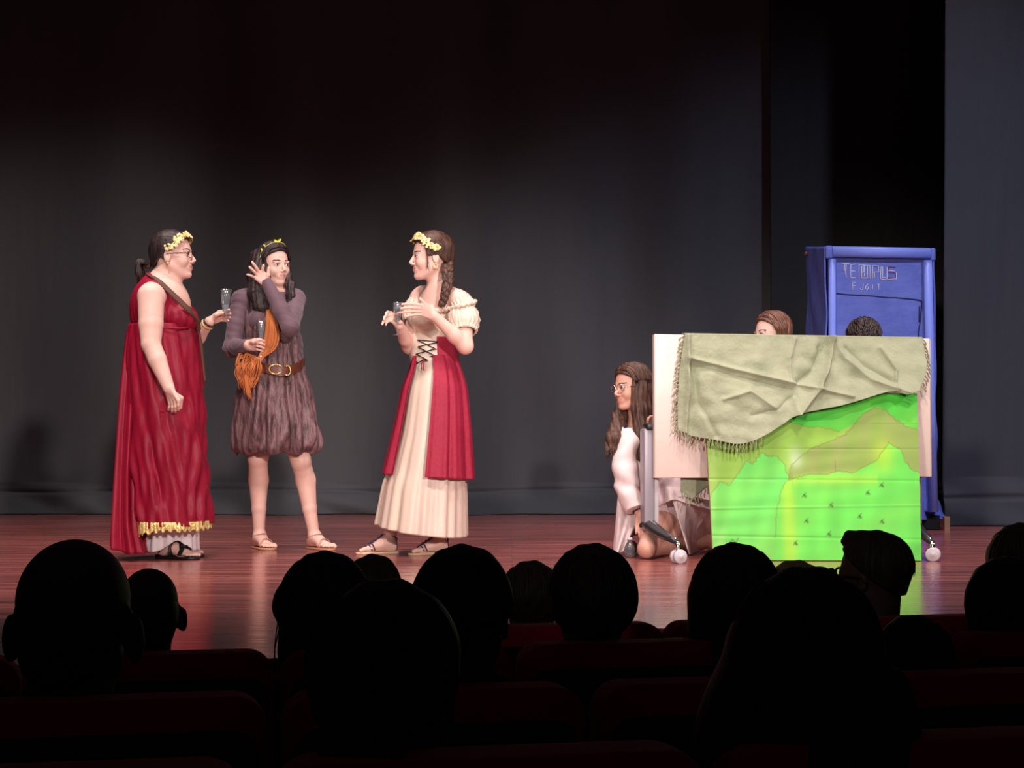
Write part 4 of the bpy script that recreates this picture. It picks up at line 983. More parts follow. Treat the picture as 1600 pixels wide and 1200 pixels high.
# orange yarn sash: from her left shoulder across the chest, tied by the hip
sp = []; rs = np.random.RandomState(5)
for i in range(44):
    t = i / 43; o_ = rs.uniform(-.008, .008)
    sp.append([W(416 + 12 * t, 484 + rs.uniform(-2, 2), 9.14), W(417 + 15 * t, 500, 9.10 + o_), W(414 + 22 * t, 525, 9.085 + o_ + .02 * abs(t - .5)), W(410 + 20 * t, 545, 9.09 + o_), W(404 + 9 * t, 558, 9.08 + o_), W(398 + 9 * t, 567, 9.07)])
ys = obj('yarn_sash', locks(None, sp, .0052, 24, 3), M['orange'], p2)
sp = []
for i in range(60):
    x0 = 398 + rs.uniform(-6, 8); a_ = rs.uniform(-1, 1); L_ = rs.uniform(.5, 1)
    x1 = x0 - 12 + 16 * a_; 
    sp.append([W(x0, 560 + rs.uniform(-6, 6), 9.07), W(x1 + 2, 566 + 10 * L_, 9.04 + rs.uniform(-.02, .02)), W(x1 - 4 * a_, 580 + 14 * L_, 9.05), W(385 + 9 * a_ + rs.uniform(-3, 5), 592 + 28 * L_ * (1 - .45 * abs(a_)), 9.045 + rs.uniform(-.01, .02))])
for i in range(16):
    x0 = 398 + rs.uniform(-8, 8)
    sp.append([W(x0, 572, 9.07), W(x0 - 16, 556 + rs.uniform(-5, 5), 9.04), W(x0 - 22, 570 + rs.uniform(-5, 8), 9.03), W(x0 - 14, 588, 9.04)])
for i in range(10):
    sp.append([W(392, 565, 9.06), W(385 + rs.uniform(-3, 3), 590, 9.04), W(388 + rs.uniform(-4, 4), 610, 9.04), W(390 + rs.uniform(-3, 5), 624 + rs.uniform(-6, 4), 9.04)])
obj('yarn_tassel', locks(None, sp, .0040, 18, 4, .006), M['orange'], ys)
# long dark hair, centre parting
Bh, ct = hair_cap(H2, .048, -.09, .006, slope=1.3); hb = obj('hair', Bh.mesh(.004, cut=ct), M['hair_black'], p2)
sp = []
for i in range(110):
    sd_ = -1 if i % 4 != 3 else 1        # most of it falls on her right, away from the turned face
    t = rs.rand(); st = nrm([.82 - 1.3 * t, .05 * sd_, .74 + .2 * t]); en = nrm([.38 - 1.25 * t, sd_ * 1.0, -.15 + .05 * t])
    P = slerp_path(H2, st, en, SK, 8, .005 + rs.uniform(0, .004), via=(.60 - 1.35 * t, sd_ * .70, .56))
    tx = (388 + 32 * (rs.rand())) if sd_ < 0 else 450 + 7 * rs.rand()
    yy = 9.17 + .06 * rs.rand() if sd_ < 0 else 9.17
    P += [W((tx * .65 + 397 * .35) if sd_ < 0 else 452, 450, yy), W(tx + (0 if sd_ < 0 else -1), 475, yy - .015), W(tx + (2 if sd_ < 0 else -3), (488 + rs.uniform(-6, 7)) if sd_ < 0 else 468 + 8 * rs.rand(), yy - .02)]
    sp.append(P)
for i in range(26):
    t = rs.rand(); sp.append([H2(-.07, -.05 + .1 * t, .06), H2(-.10, -.06 + .12 * t, -.02), W(396 + 36 * t, 450, 9.33), W(394 + 40 * t, 485, 9.36)])
def volume(chains, h=.005):
    Bv = Body()
    for P, r_, ax_ in chains: Bv.chain([np.array(p) for p in P], r_, .02, '', ax_, 1.5)
    return Bv.mesh(h, disp=lambda X, Yy, Z_: .0015 * np.sin(260 * X + 5 * np.sin(10 * Z_)))
vol = volume([([H2(-.03, -.05, .05), W(404, 432, 9.20), W(402, 460, 9.17), W(408, 480, 9.145), W(414, 492, 9.135)], [.050, .040, .034, .026, .010], (1, 0, 0)),
              ([H2(-.05, 0, .0), W(412, 455, 9.27), W(414, 480, 9.29)], [.065, .055, .04], (1, 0, 0)), ([H2(.0, .072, .02), W(453, 445, 9.20), W(454, 462, 9.18), W(451, 472, 9.165)], [.016, .015, .013, .006], (1, 0, 0))])
obj('long_hair', join([vol, locks(H2, sp, .0085, 28, 5, .004)]), M['hair_black'], hb)
path = []
for t in np.linspace(-1.5, 1.5, 40):
    dv = nrm([.40 * math.cos(t) + .05, math.sin(t), math.cos(t) * .95]); path.append(H2(*(np.array([-.012, 0, .034]) + dv * (SK + .012))))
path = np.array(path)
w2 = path + np.array([H2.f * .010 * math.sin(3 * t + .5) for t in np.linspace(-1.5, 1.5, 40)])
kn_ = path[20]
obj('ribbon_headband', join([tube(path, .0035, 8, .6), tube(w2, .0030, 8, .6), leaf(kn_, H2.l + H2.u * .8, -H2.f, .03, .007), leaf(kn_, -H2.l + H2.u * .5, -H2.f, .028, .007), ball(kn_, .007, 10), leaf(path[9], H2.u - H2.l, H2.f, .02, .005), leaf(path[5], H2.u - H2.l * .3, H2.f, .018, .005)]), M['lime'], p2)
for P_ in lg:
    sd = obj('sandal', sole(P_, 1), M['tansole'], p2)
    obj('sandal_straps', join([strap(P_, [(.12, .046, .01), (.115, .025, .044), (.105, -.01, .052), (.08, -.042, .01)], .0055, .4), strap(P_, [(.09, .043, .01), (.10, .0, .054), (.125, -.045, .01)], .0055, .4),
        strap(P_, [(-.05, .0, .05), (-.035, .034, .062), (.02, .036, .070), (.06, .0, .080), (.03, -.036, .068), (-.035, -.034, .060), (-.05, 0, .05)], .005, .4, 30), strap(P_, [(-.05, .0, .05), (-.058, 0, .012)], .006, .4)]), M['tansole'], sd)
flute(W(408, 558, 8.955), 'thin empty flute glass held at the waist by the woman in brown', h=.185, r=.024, stem=.06, fill=0)

# ---------------------------------------------------------------- 3: woman in the laced red and cream dress
Y = 8.80
p3 = person('woman_in_laced_dress', G(650, 864), 'woman with a long side braid in a red and cream laced dress')
H3 = Frame(W(673, 403, 8.80), (-1, -.28, -.02), (-.02, 0, 1), 1.05)
B = Body(); add_head(B, H3, .2)
B.cone(H3(-.02, 0, -.045), W(683, 447, 8.82), .046, .050, .02, 'neck')
sl, e_l, w_l = W(723, 473, 8.70), W(727, 541, 8.60), W(679, 494, 8.52)      # her left arm, nearest
sr, e_r, w_r = W(655, 468, 8.94), W(640, 541, 8.84), W(623, 507, 8.66)
B.cone(sl + [-.03, .01, .025], sr + [.02, -.01, .025], .048, .048, .04, 'torso')
B.cone(W(692, 478, 8.82), W(676, 540, 8.82), .098, .078, .05, 'torso', nrm([1, -.3, 0]), 1.28)
B.ell(W(664, 497, 8.72), (.060, .058, .056), None, .035, 'torso'); B.ell(W(656, 499, 8.85), (.056, .056, .056), None, .035, 'torso')
B.cone(W(677, 545, 8.82), W(680, 590, 8.82), .082, .105, .05, 'torso', nrm([1, -.2, 0]), 1.25)
B.ell(W(682, 622, 8.83), (.15, .14, .14), None, .05, 'torso')
for S_, E_, W_ in ((sl, e_l, w_l), (sr, e_r, w_r)):
    B.ell(S_, (.049, .050, .050), None, .025, 'arm'); B.chain([S_, S_ * .5 + E_ * .5, E_], [.046, .043, .038], .02, 'arm')
    B.chain([E_, E_ * .65 + W_ * .35, W_], [.038, .035, .024], .02, 'farm')
add_hand(B, w_l, W(659, 477, 8.49), W(661, 492, 8.505), [W(628, 475.5, 8.46), W(626.5, 482, 8.455), W(627, 488.5, 8.46), W(635, 494.5, 8.47)],
         [W(668, 479, 8.50), W(656.5, 467, 8.48)], (.0, -.2, 1), [.004] * 4, .95)
add_hand(B, w_r, W(611, 489, 8.64), W(613, 502, 8.62), [W(603, 493, 8.58), W(599.5, 499.5, 8.57), W(597, 507, 8.575), W(603, 508, 8.59)],
         [W(618, 493, 8.60), W(625, 489, 8.575)], (-.5, -.4, .7), [.012] * 4, .92)
lg = []
for hx, kx, ax_, ay, Yl, td in ((672, 652, 606, 846, 8.86, (-1, -.55)), (688, 690, 686, 849, 8.80, (-1, -.60))):
    B.cone(W(hx, 625, Yl), W(kx, 725, Yl), .090, .055, .03, 'leg'); ank = W(ax_, ay - 2, Yl)
    B.chain([W(kx, 725, Yl), W(kx * .6 + ax_ * .4, 765, Yl + .01), ank], [.054, .052, .030], .03, 'leg'); lg.append(add_foot(B, ank, td, .88))
body3 = finish_body(B, p3, H3, 'skin')
# cream bodice front with red sides
zn = W(0, 489, 8.8)[2]
ctr = W(680, 520, 8.82)
def cutb(X, Yy, Z_):
    return np.maximum(Z_ - (zn + .02 * (X - ctr[0])), W(0, 572, 8.8)[2] - Z_)
obj('cream_bodice', B.mesh(.004, tags=('torso',), inflate=.007, cut=lambda X, Yy, Z_: cutb(X, Yy, Z_), disp=lambda X, Yy, Z_: .0018 * np.sin(55 * X + 70 * Z_)), M['cream'], p3)
xr0 = W(684, 0, 8.70)[0]
def cutr(X, Yy, Z_):
    ed = W(684, 0, 8.72)[0]
    return np.maximum(np.maximum(cutb(X, Yy, Z_), Z_ - W(0, 527, 8.8)[2]), ed - (X + (Z_ - W(0, 550, 8.8)[2]) * .05) - .0 * Yy)
obj('red_bodice_side', B.mesh(.004, tags=('torso',), inflate=.012, cut=cutr), M['red2'], p3)
# lacing
lc = [[(652, 531), (684, 534)], [(652, 531), (682, 546)], [(653, 542), (683, 535)], [(653, 542), (680, 556)], [(651, 553), (681, 545)], [(650, 553), (668, 563), (661, 562)], [(647, 567), (679, 555)], [(645, 571), (664, 561)]]
def onb(px, py):
    dx = (px - 668) / 16.0; return W(px, py, 8.685 + .03 * dx * dx + (.045 if px < 656 else 0) * .5)
obj('lacing', join([tube(spline([onb(*q) for q in s_], 8), .0030, 6) for s_ in lc]), M['black'], p3)
obj('lace_bow', join([tube(spline([onb(662, 562), W(658, 570, 8.67), W(659, 577, 8.67)], 8), .0028, 6), tube(spline([onb(662, 562), W(662, 572, 8.67), W(661, 579, 8.67)], 8), .0028, 6)]), M['red2'], p3)
# skirts
gr = [ring(648, 704, 560, 8.82, .108), ring(645, 711, 580, 8.82, .128), ring(636, 719, 610, 8.82, .155), ring(624, 723, 680, 8.82, .185), ring(609, 727, 735, 8.82, .205), ring(600, 729, 760, 8.82, .225), ring(589, 729.5, 828, 8.82, .26)]
us = obj('cream_skirt', skirt(gr, 280, 110, ((9, .5), (16, .4), (25, .3)), (.001, .015), 15, power=1.8, hem=lambda X, Yy, TH: -.030 * np.cos(TH) - .016 * np.sin(TH) * -1), M['cream'], p3); solid(us, .003)
def over(x0, x1, a0, a1, seed, name, pts):
    o = obj(name, skirt(pts, 150, 90, ((14, .55), (24, .45), (33, .2)), (.004, .015), seed, a0=a0, a1=a1, hem=lambda X, Yy, TH: -.012 * np.cos(TH)), M['red2'], p3); return solid(o, .003)
orr = [ring(644, 712, 557, 8.82, .13), ring(641, 719, 575, 8.82, .155), ring(630, 728, 604, 8.82, .195), ring(619, 733, 660, 8.82, .225), ring(600, 739, 744, 8.82, .26)]
over(0, 0, -1.62, 1.4, 21, 'red_overskirt', [ring(646, 713, 557, 8.82, .13), ring(643, 720, 575, 8.82, .155), ring(634, 729, 604, 8.82, .195), ring(622, 734, 660, 8.82, .225), ring(603, 739, 745, 8.82, .26)])
over(0, 0, 1.4, 2 * PI - 2.45, 22, 'red_overskirt', orr)
obj('waist_seam', tube(spline([W(679, 573, 8.675), W(695, 574, 8.68), W(710, 578, 8.72), W(719, 578, 8.80)], 14), .0045, 8), M['red2'], p3)
# puffed off-shoulder sleeve
d = nrm(e_l - sl); u_ = nrm(np.cross(d, [0, 1, 0])); v_ = np.cross(d, u_); rows = []
rs = np.random.RandomState(9)
for t, r_ in [(-.02, .050), (.0, .060), (.012, .056), (.02, .052), (.03, .058), (.06, .074), (.10, .078), (.13, .070), (.14, .060), (.15, .064), (.158, .058)]:
    c = sl + d * (t + .01); th = np.linspace(0, 2 * PI, 97)
    pl_ = .0045 * np.sin(19 * th + 3 * math.sin(t * 30)) + .002 * np.sin(31 * th)
    rows.append([c + (r_ + pl_[i]) * (math.cos(x) * u_ + math.sin(x) * v_) for i, x in enumerate(th)])
slv = obj('puff_sleeve', grid(np.array(rows)), M['cream'], p3); solid(slv, .003)
nk = spline([W(744, 471, 8.66), W(722, 477, 8.60), W(703, 482, 8.65), W(685, 485, 8.685), W(668, 484, 8.685), W(652, 486, 8.76), W(647, 480, 8.86)], 60)
nk += np.array([0, 0, 1.0]) * (.004 * np.sin(np.arange(60) * 1.9))[:, None]
obj('neck_ruffle', tube(nk, .011, 8, 1.0), M['cream'], p3)
obj('shoulder_strap', tube(spline([W(694, 486, 8.69), W(699, 470, 8.705), W(705, 456, 8.74), W(710, 449, 8.80)], 14), .0035, 6), M['white'], p3)
d = nrm(e_r - sr); u_ = nrm(np.cross(d, [0, 1, 0])); v_ = np.cross(d, u_); rows = []
for t, r_ in [(-.0, .052), (.03, .064), (.07, .070), (.11, .064), (.13, .056)]:
    c = sr + d * (t + .01); th = np.linspace(0, 2 * PI, 61); rows.append([c + (r_ + .004 * math.sin(15 * x)) * (math.cos(x) * u_ + math.sin(x) * v_) for x in th])
slv = obj('puff_sleeve', grid(np.array(rows)), M['cream'], p3); solid(slv, .003)
# hair and side braid
Bh, ct = hair_cap(H3, .050, -.075, .008, slope=1.25); hb = obj('hair', Bh.mesh(.004, cut=ct), M['hair_brown'], p3)
sp = []
for i in range(60):
    ang = -2.2 + 4.4 * i / 59
    st = nrm([.52 + .22 * math.cos(ang), math.sin(ang) * .85, .12 + .66 * math.cos(ang)])
    sp.append(slerp_path(H3, st, (-.62, .50, -.62), SK, 12, .004, via=(-.28, st[1] * .9 + .1, st[2] * .85 + .12)))
obj('hair_strands', locks(H3, sp, .0065, 24, 11, .003), M['hair_brown'], hb)
bpth = spline([H3(-.075, .035, -.03), W(700, 428, 8.70), W(699, 445, 8.665), W(695, 462, 8.655), W(690, 478, 8.65)], 60); bps = []
tt_ = np.linspace(0, 1, 60)
for k in range(3):
    ph = k * 2 * PI / 3; w_ = .016 * (1 - .45 * tt_)
    bps.append(tube(bpth + np.c_[w_ * np.sin(tt_ * 15 + ph), .6 * w_ * np.sin(2 * (tt_ * 15 + ph)), np.zeros(60)], list((.0205 + .003 * np.sin(tt_ * 30 + ph)) * (1 - .40 * tt_)), 10, .8))
for k in range(26):
    ph = random.random() * 6.28; w_ = .031 * (1 - .4 * tt_); ii = slice(random.randint(0, 30), random.randint(38, 60))
    bps.append(tube((bpth + np.c_[w_ * np.sin(tt_ * 15 + ph), .8 * w_ * np.sin(2 * (tt_ * 15 + ph)), np.zeros(60)])[ii], [.002, .0045, .002], 6, .7))
obj('braid', join(bps), M['hair_brown'], hb)
sp = [[H3(.04, .072, .03), H3(.035, .083, -.02), H3(.030 + .01 * math.sin(i), .083, -.055 - .008 * i)] for i in range(4)]
obj('loose_curl', locks(H3, sp, .003, 16, 8, .004), M['hair_brown'], hb)
headband(H3, p3, 4, lean=-.10, wide=.026)
obj('earring', tube([H3(-.004 + .010 * math.cos(t), .084, -.048 + .012 * math.sin(t)) for t in np.linspace(0, 2 * PI, 20)], .002, 6, cap=False), M['gold'], p3)
for P_ in lg:
    sd = obj('sandal', sole(P_, 1), M['palesole'], p3)
    obj('sandal_straps', join([strap(P_, [(.12, .046, .01), (.125, .02, .038), (.13, -.015, .036), (.12, -.046, .01)], .0045, .4), strap(P_, [(.10, .044, .01), (.108, .02, .048), (.112, -.015, .045), (.10, -.046, .01)], .0045, .4),
        strap(P_, [(.13, .0, .036), (.10, .0, .055), (.06, .0, .076), (.035, 0, .095)], .007, .5), strap(P_, [(-.052, 0, .06), (-.04, .034, .078), (.0, .036, .092), (.035, .0, .099), (.0, -.036, .092), (-.04, -.034, .078), (-.052, 0, .06)], .0045, .4, 30), strap(P_, [(-.04, -.034, .078), (-.045, -.034, .012)], .0045, .4), strap(P_, [(-.04, .034, .078), (-.045, .034, .012)], .0045, .4)]
        + [ball(P_(.105 - .022 * i, 0, .056 + .012 * i), (.008, .008, .005), 10) for i in range(4)]), M['navy'], sd)
flute(W(621, 524, 8.60), 'clear stemmed glass held in front by the woman with the braid', h=.165, r=.024, stem=.055, fill=.25)

# ---------------------------------------------------------------- 4: girl kneeling beside the table
p4 = person('kneeling_girl', G(1015, 866), 'girl with long brown hair and round glasses kneeling beside the wheeled table')
H4 = Frame(W(987, 607, 8.80), (-.86, -.50, -.06), (-.10, 0, 1), 1.0)
B = Body(); add_head(B, H4, .7)
B.cone(H4(-.02, 0, -.045), W(997, 662, 8.83), .045, .052, .02, 'neck')
sl, e_l, w_l = W(979, 694, 8.72), W(984, 758, 8.66), W(1001, 805, 8.60)
sr, e_r, w_r = W(1022, 684, 8.98), W(1034, 690, 8.80), W(1021, 664, 8.66)
pel = W(1052, 806, 8.95)
B.cone(sl + [.02, 0, .015], sr + [-.02, 0, .015], .050, .050, .04, 'torso')
B.cone(W(1000, 700, 8.86), W(1028, 770, 8.92), .095, .092, .05, 'torso', nrm([1, .3, 0]), 1.25)
B.ell(pel, (.15, .14, .12), None, .05, 'torso')
B.ell(sl, (.048, .05, .05), None, .025, 'arm'); B.chain([sl, e_l], [.045, .038], .02, 'arm'); B.chain([e_l, e_l * .5 + w_l * .5, w_l], [.038, .034, .024], .02, 'farm')
B.chain([sr, e_r], [.045, .036], .02, 'arm'); B.chain([e_r, w_r], [.034, .024], .02, 'farm')
add_hand(B, w_l, W(1005, 820, 8.56), W(994, 821, 8.58), [W(1013, 829, 8.50), W(1005, 836, 8.53), W(999, 837, 8.545), W(994, 834, 8.555)], [W(1010, 817, 8.545), W(1018, 825, 8.49)], (0, -1, 0), [.010] * 4, .92)
add_hand(B, w_r, W(1017, 655, 8.60), W(1014, 661, 8.62), [W(1014, 654, 8.56), W(1013, 657, 8.56), W(1013, 660, 8.57), W(1014, 663, 8.58)], [W(1019, 652, 8.60), W(1016, 651, 8.57)], (-1, 0, .3), [.008] * 4, .8)
for hp, kn_, ft_ in ((W(1035, 808, 8.86), G(1010, 856, .055), G(1075, 846, .05)), (W(1062, 800, 9.0), W(1040, 848, 8.72), G(1105, 846, .05))):
    kn_[2] = .048
    B.cone(hp, kn_, .082, .044, .02, 'leg'); B.chain([kn_, kn_ * .6 + ft_ * .4, ft_], [.042, .046, .035], .01, 'leg'); B.cone(ft_, ft_ + np.array([.16, .05, -.012]), .034, .020, .02, 'leg')
finish_body(B, p4, H4, 'skin_tan')
# loose tunic: torso and arms swollen with soft folds, then the skirt spread on the floor
def cut4(X, Yy, Z_):
    zc = W(0, 668, 8.8)[2]; ax1 = nrm(w_l - e_l); c = e_l * .2 + w_l * .8
    e1 = np.minimum(.16 - np.sqrt((X - w_l[0]) ** 2 + (Yy - w_l[1]) ** 2 + (Z_ - w_l[2]) ** 2), (X - c[0]) * ax1[0] + (Yy - c[1]) * ax1[1] + (Z_ - c[2]) * ax1[2])
    nk = W(987, 0, 8.8)[0]
    return np.maximum(e1, np.maximum(Z_ - zc - .04 * np.abs(X - nk), -1))
Bt = Body(); Bt.p = [p for p in B.p if p[6] in ('torso', 'arm')]
Bt.chain([sl, W(974, 735, 8.67), W(982, 775, 8.64), W(992, 799, 8.60)], [.046, .046, .046, .042], .010, 'slv')
Bt.chain([W(1005, 720, 8.86), W(1015, 790, 8.88)], [.12, .14], .04, 'slv')
Bt.chain([W(988, 695, 8.76), W(991, 745, 8.76), W(1000, 785, 8.74)], [.060, .064, .060], .015, 'slv')
Bt.chain([sr, e_r], [.05, .05], .03, 'slv')
obj('tunic', Bt.mesh(.004, inflate=.010, cut=cut4, disp=lambda X, Yy, Z_: .005 * np.sin(34 * X + 20 * Z_ + 3 * np.sin(18 * Z_)) + .0035 * np.sin(46 * Z_ - 30 * X + 20 * Yy)), M['tunic'], p4)
obj('collar', tube(spline([W(972, 668, 8.74), W(974, 682, 8.70), W(990, 687, 8.70), W(1004, 684, 8.72)], 20), .009, 8, .4), M['tunic'], p4)
def drape(pts_top, pts_bot, n, m, name, amp, seed):
    A_ = spline(pts_top, n); Bq = spline(pts_bot, n); q_ = np.linspace(0, 1, m); r_ = np.random.RandomState(seed)
    P = A_[:, None] * (1 - q_)[None, :, None] + Bq[:, None] * q_[None, :, None]
    s_ = np.linspace(0, 1, n)[:, None]; D_ = sum(r_.uniform(.4, 1) * np.sin(r_.uniform(6, 26) * s_ + r_.uniform(-6, 6) * q_ + r_.rand() * 6) for _ in range(6)) * amp * (.3 + .7 * q_)
    P[..., 1] -= D_; P[..., 2] += .4 * D_ * (q_ < .92)
    return solid(obj(name, grid(P), M['tunic'], p4), .003)
drape([W(966, 770, 8.80), W(985, 792, 8.70), W(1006, 796, 8.68), W(1012, 800, 8.72)], [W(958, 858, 8.72), W(962, 866, 8.58), W(972, 862, 8.62), W(982, 850, 8.72)], 50, 40, 'tunic_front_fold', .008, 3)
drape([W(1012, 735, 8.84), W(1040, 735, 8.78), W(1075, 738, 8.80), W(1112, 742, 8.90)], [W(1030, 792, 8.68), W(1052, 781, 8.62), W(1085, 790, 8.66), W(1125, 800, 8.80)], 60, 40, 'tunic_skirt_upper', .006, 4)
drape([W(1050, 779, 8.655), W(1075, 775, 8.66), W(1105, 780, 8.72), W(1135, 785, 8.86)], [G(1077, 867, .006), G(1090, 862, .006), G(1110, 856, .006), G(1135, 852, .006)], 60, 50, 'tunic_skirt_lower', .008, 7)
Bh, ct = hair_cap(H4, .050, -.09, .006, slope=1.3); hb = obj('hair', Bh.mesh(.004, cut=ct), M['hair_brown'], p4)
sp = []; rs = np.random.RandomState(8)
for i in range(90):
    sd_ = 1 if i % 3 else -1; t = rs.rand()
    st = nrm([.82 - 1.3 * t, .05 * sd_, .74 + .2 * t]); en = nrm([.32 - 1.15 * t, sd_, -.2])
    P = slerp_path(H4, st, en, SK, 8, .005 + rs.uniform(0, .004), via=(.58 - 1.3 * t, sd_ * .70, .56))
    if sd_ > 0:
        tx = 997 + 17 * (rs.rand()); P += [W(tx + 1, 650, 8.70 + .05 * t), W(tx, 690, 8.69 + .03 * t), W(tx - 1, 718 + rs.uniform(-8, 7), 8.68 + .03 * t)]
    else:
        tx = 946 + 24 * rs.rand(); P += [W(tx * .5 + 490, 650, 8.80), W(tx * .85 + .15 * 975, 675, 8.74), W(tx, 700, 8.68), W(tx + 1, 713 + rs.uniform(-10, 6), 8.67)]
    sp.append(P)
for i in range(24):
    t = rs.rand(); sp.append([H4(-.07, -.04 + .09 * t, .06), H4(-.10, -.05 + .10 * t, -.02), W(988 + 30 * t, 660, 8.93), W(990 + 28 * t, 712, 8.96)])
vol = volume([([H4(-.0, .060, .03), W(1003, 640, 8.72), W(1003, 680, 8.70), W(1001, 716, 8.69)], [.030, .034, .032, .016], (1, 0, 0)),
              ([H4(-.05, 0, .0), W(1004, 650, 8.85), W(1006, 700, 8.93)], [.07, .055, .04], (1, 0, 0)), ([H4(-.01, -.066, .02), W(968, 650, 8.82), W(959, 684, 8.70), W(955, 706, 8.69)], [.020, .026, .026, .014], (1, 0, 0))])
obj('long_hair', join([vol, locks(H4, sp, .0080, 28, 6, .003)]), M['hair_brown'], hb)
eyeglasses(H4, p4, M['chrome'], rx=.025, rz=.023, r=.0014, square=1.0)
c = w_l * .85 + e_l * .15; dd = nrm(w_l - e_l); u_ = nrm(np.cross(dd, [0, 1, 0])); v_ = np.cross(dd, u_)
obj('bead_bracelet', join([ball(c + .029 * (math.cos(t) * u_ + math.sin(t) * v_), .0055, 8) for t in np.linspace(0, 2 * PI, 18, endpoint=False)]), M['jewel'], p4)
t_ = thing('small_bottle', G(984, 871), 'small clear bottle standing on the floor beside the kneeling girl', 'bottle')
gb = G(984, 871)
obj('glass_body', lathe([(0, .002), (.024, .002), (.027, .008), (.027, .05), (.022, .062), (.012, .072), (.011, .086), (.013, .088), (.013, .092), (.009, .092), (.009, .07), (.02, .058), (.0245, .05), (.0245, .01), (0, .006)], gb, 20), M['glass'], t_)
obj('cap', lathe([(0, .098), (.013, .098), (.014, .09), (.014, .086), (0, .086)], gb, 16), M['wheel'], t_)

# ---------------------------------------------------------------- 5, 6: two heads above the board
def hider(nm, label, px, py, Yh, fwd, m_hair, long_, sc=1.0):
    base = W(px, py, Yh); pr = person(nm, (base[0], Yh + .12, 0), label); H = Frame(base, fwd, (0, 0, 1), sc)
    B = Body(); add_head(B, H, .5); c = base; k = np.array
    x, y, z = base; B.cone(H(-.02, 0, -.045), k([x, y + .05, z - .16]), .046, .05, .02, 'neck')
    B.cone(k([x - .14, y + .06, z - .23]), k([x + .14, y + .06, z - .23]), .05, .05, .04, 'torso')
    B.cone(k([x, y + .06, z - .26]), k([x, y + .12, .30]), .10, .105, .05, 'torso', (1, 0, 0), 1.35)
    for s_ in (-1, 1):
        B.chain([k([x + s_ * .16, y + .06, z - .23]), k([x + s_ * .20, y + .04, z - .46]), k([x + s_ * .12, y - .08, z - .58])], [.046, .038, .026], .02, 'torso')
        add_hand(B, k([x + s_ * .12, y - .08, z - .58]), k([x + s_ * .10, y - .14, z - .60]), k([x + s_ * .14, y - .14, z - .62]), [k([x + s_ * (.09 + .02 * j), y - .19, z - .63 - .01 * j]) for j in range(4)], [k([x + s_ * .08, y - .12, z - .60]), k([x + s_ * .07, y - .15, z - .62])], (0, -.3, 1), [.008] * 4, .9)
        B.cone(k([x + s_ * .08, y + .12, .26]), k([x + s_ * .12, y - .10, .068]), .085, .06, .04, 'leg')
        B.chain([k([x + s_ * .12, y - .10, .062]), k([x + s_ * .10, y + .26, .05])], [.056, .036], .03, 'leg'); B.cone(k([x + s_ * .10, y + .26, .05]), k([x + s_ * .10, y + .40, .03]), .034, .02, .02, 'leg')
    finish_body(B, pr, H, 'skin', .005)
    obj('shirt', B.mesh(.006, tags=('torso',), inflate=.012, cut=lambda X, Yy, Z_: np.maximum(Z_ - (z - .17), -1)), M['tunic' if long_ else 'navy'], pr)
    Bh, ct = hair_cap(H, .046, -.08, .008 if long_ else .012, slope=1.3); hb = obj('hair', Bh.mesh(.004, cut=ct), m_hair, pr)
    rs = np.random.RandomState(int(px)); sp = []
    if long_:
        for i in range(70):
            sd_ = 1 if i % 2 else -1; t = rs.rand(); st = nrm([.80 - 1.3 * t, .05 * sd_, .74 + .2 * t]); en = nrm([.30 - 1.15 * t, sd_, -.2])
            P = slerp_path(H, st, en, SK, 8, .005 + rs.uniform(0, .004), via=(.55 - 1.3 * t, sd_ * .70, .56)); e = P[-1]; P += [e + k([0, .01, -.12]), e + k([0, 0, -.26])]; sp.append(P)
        obj('long_hair', locks(H, sp, .009, 24, 6, .004), m_hair, hb)
    else:
        for i in range(150):
            th = rs.uniform(0, 2 * PI); ph = rs.uniform(0, 1.2); d0 = nrm([math.cos(th) * math.sin(ph) - .1, math.sin(th) * math.sin(ph), math.cos(ph)]); d1 = nrm(d0 + k([.55, rs.uniform(-.3, .3), -.25]))
            P = slerp_path(H, d0, d1, SK, 5, .014); P = [p + (.004 + .007 * rs.rand()) * H.u * (j / 4) for j, p in enumerate(P)]; sp.append(P)
        obj('tousled_hair', locks(H, sp, .0065, 10, 6, .003), m_hair, hb)
    return pr
hider('hiding_girl', 'auburn-haired person peeking over the draped tabletop, eyes just showing', 1205, 525, 9.05, (-.9, -.42, 0), M['hair_auburn'], True)
hider('hiding_boy', 'dark short-haired person ducking behind the draped tabletop in front of the blue booth', 1350, 538, 9.15, (-.15, -1, -.5), M['hair_black'], False, 1.0)

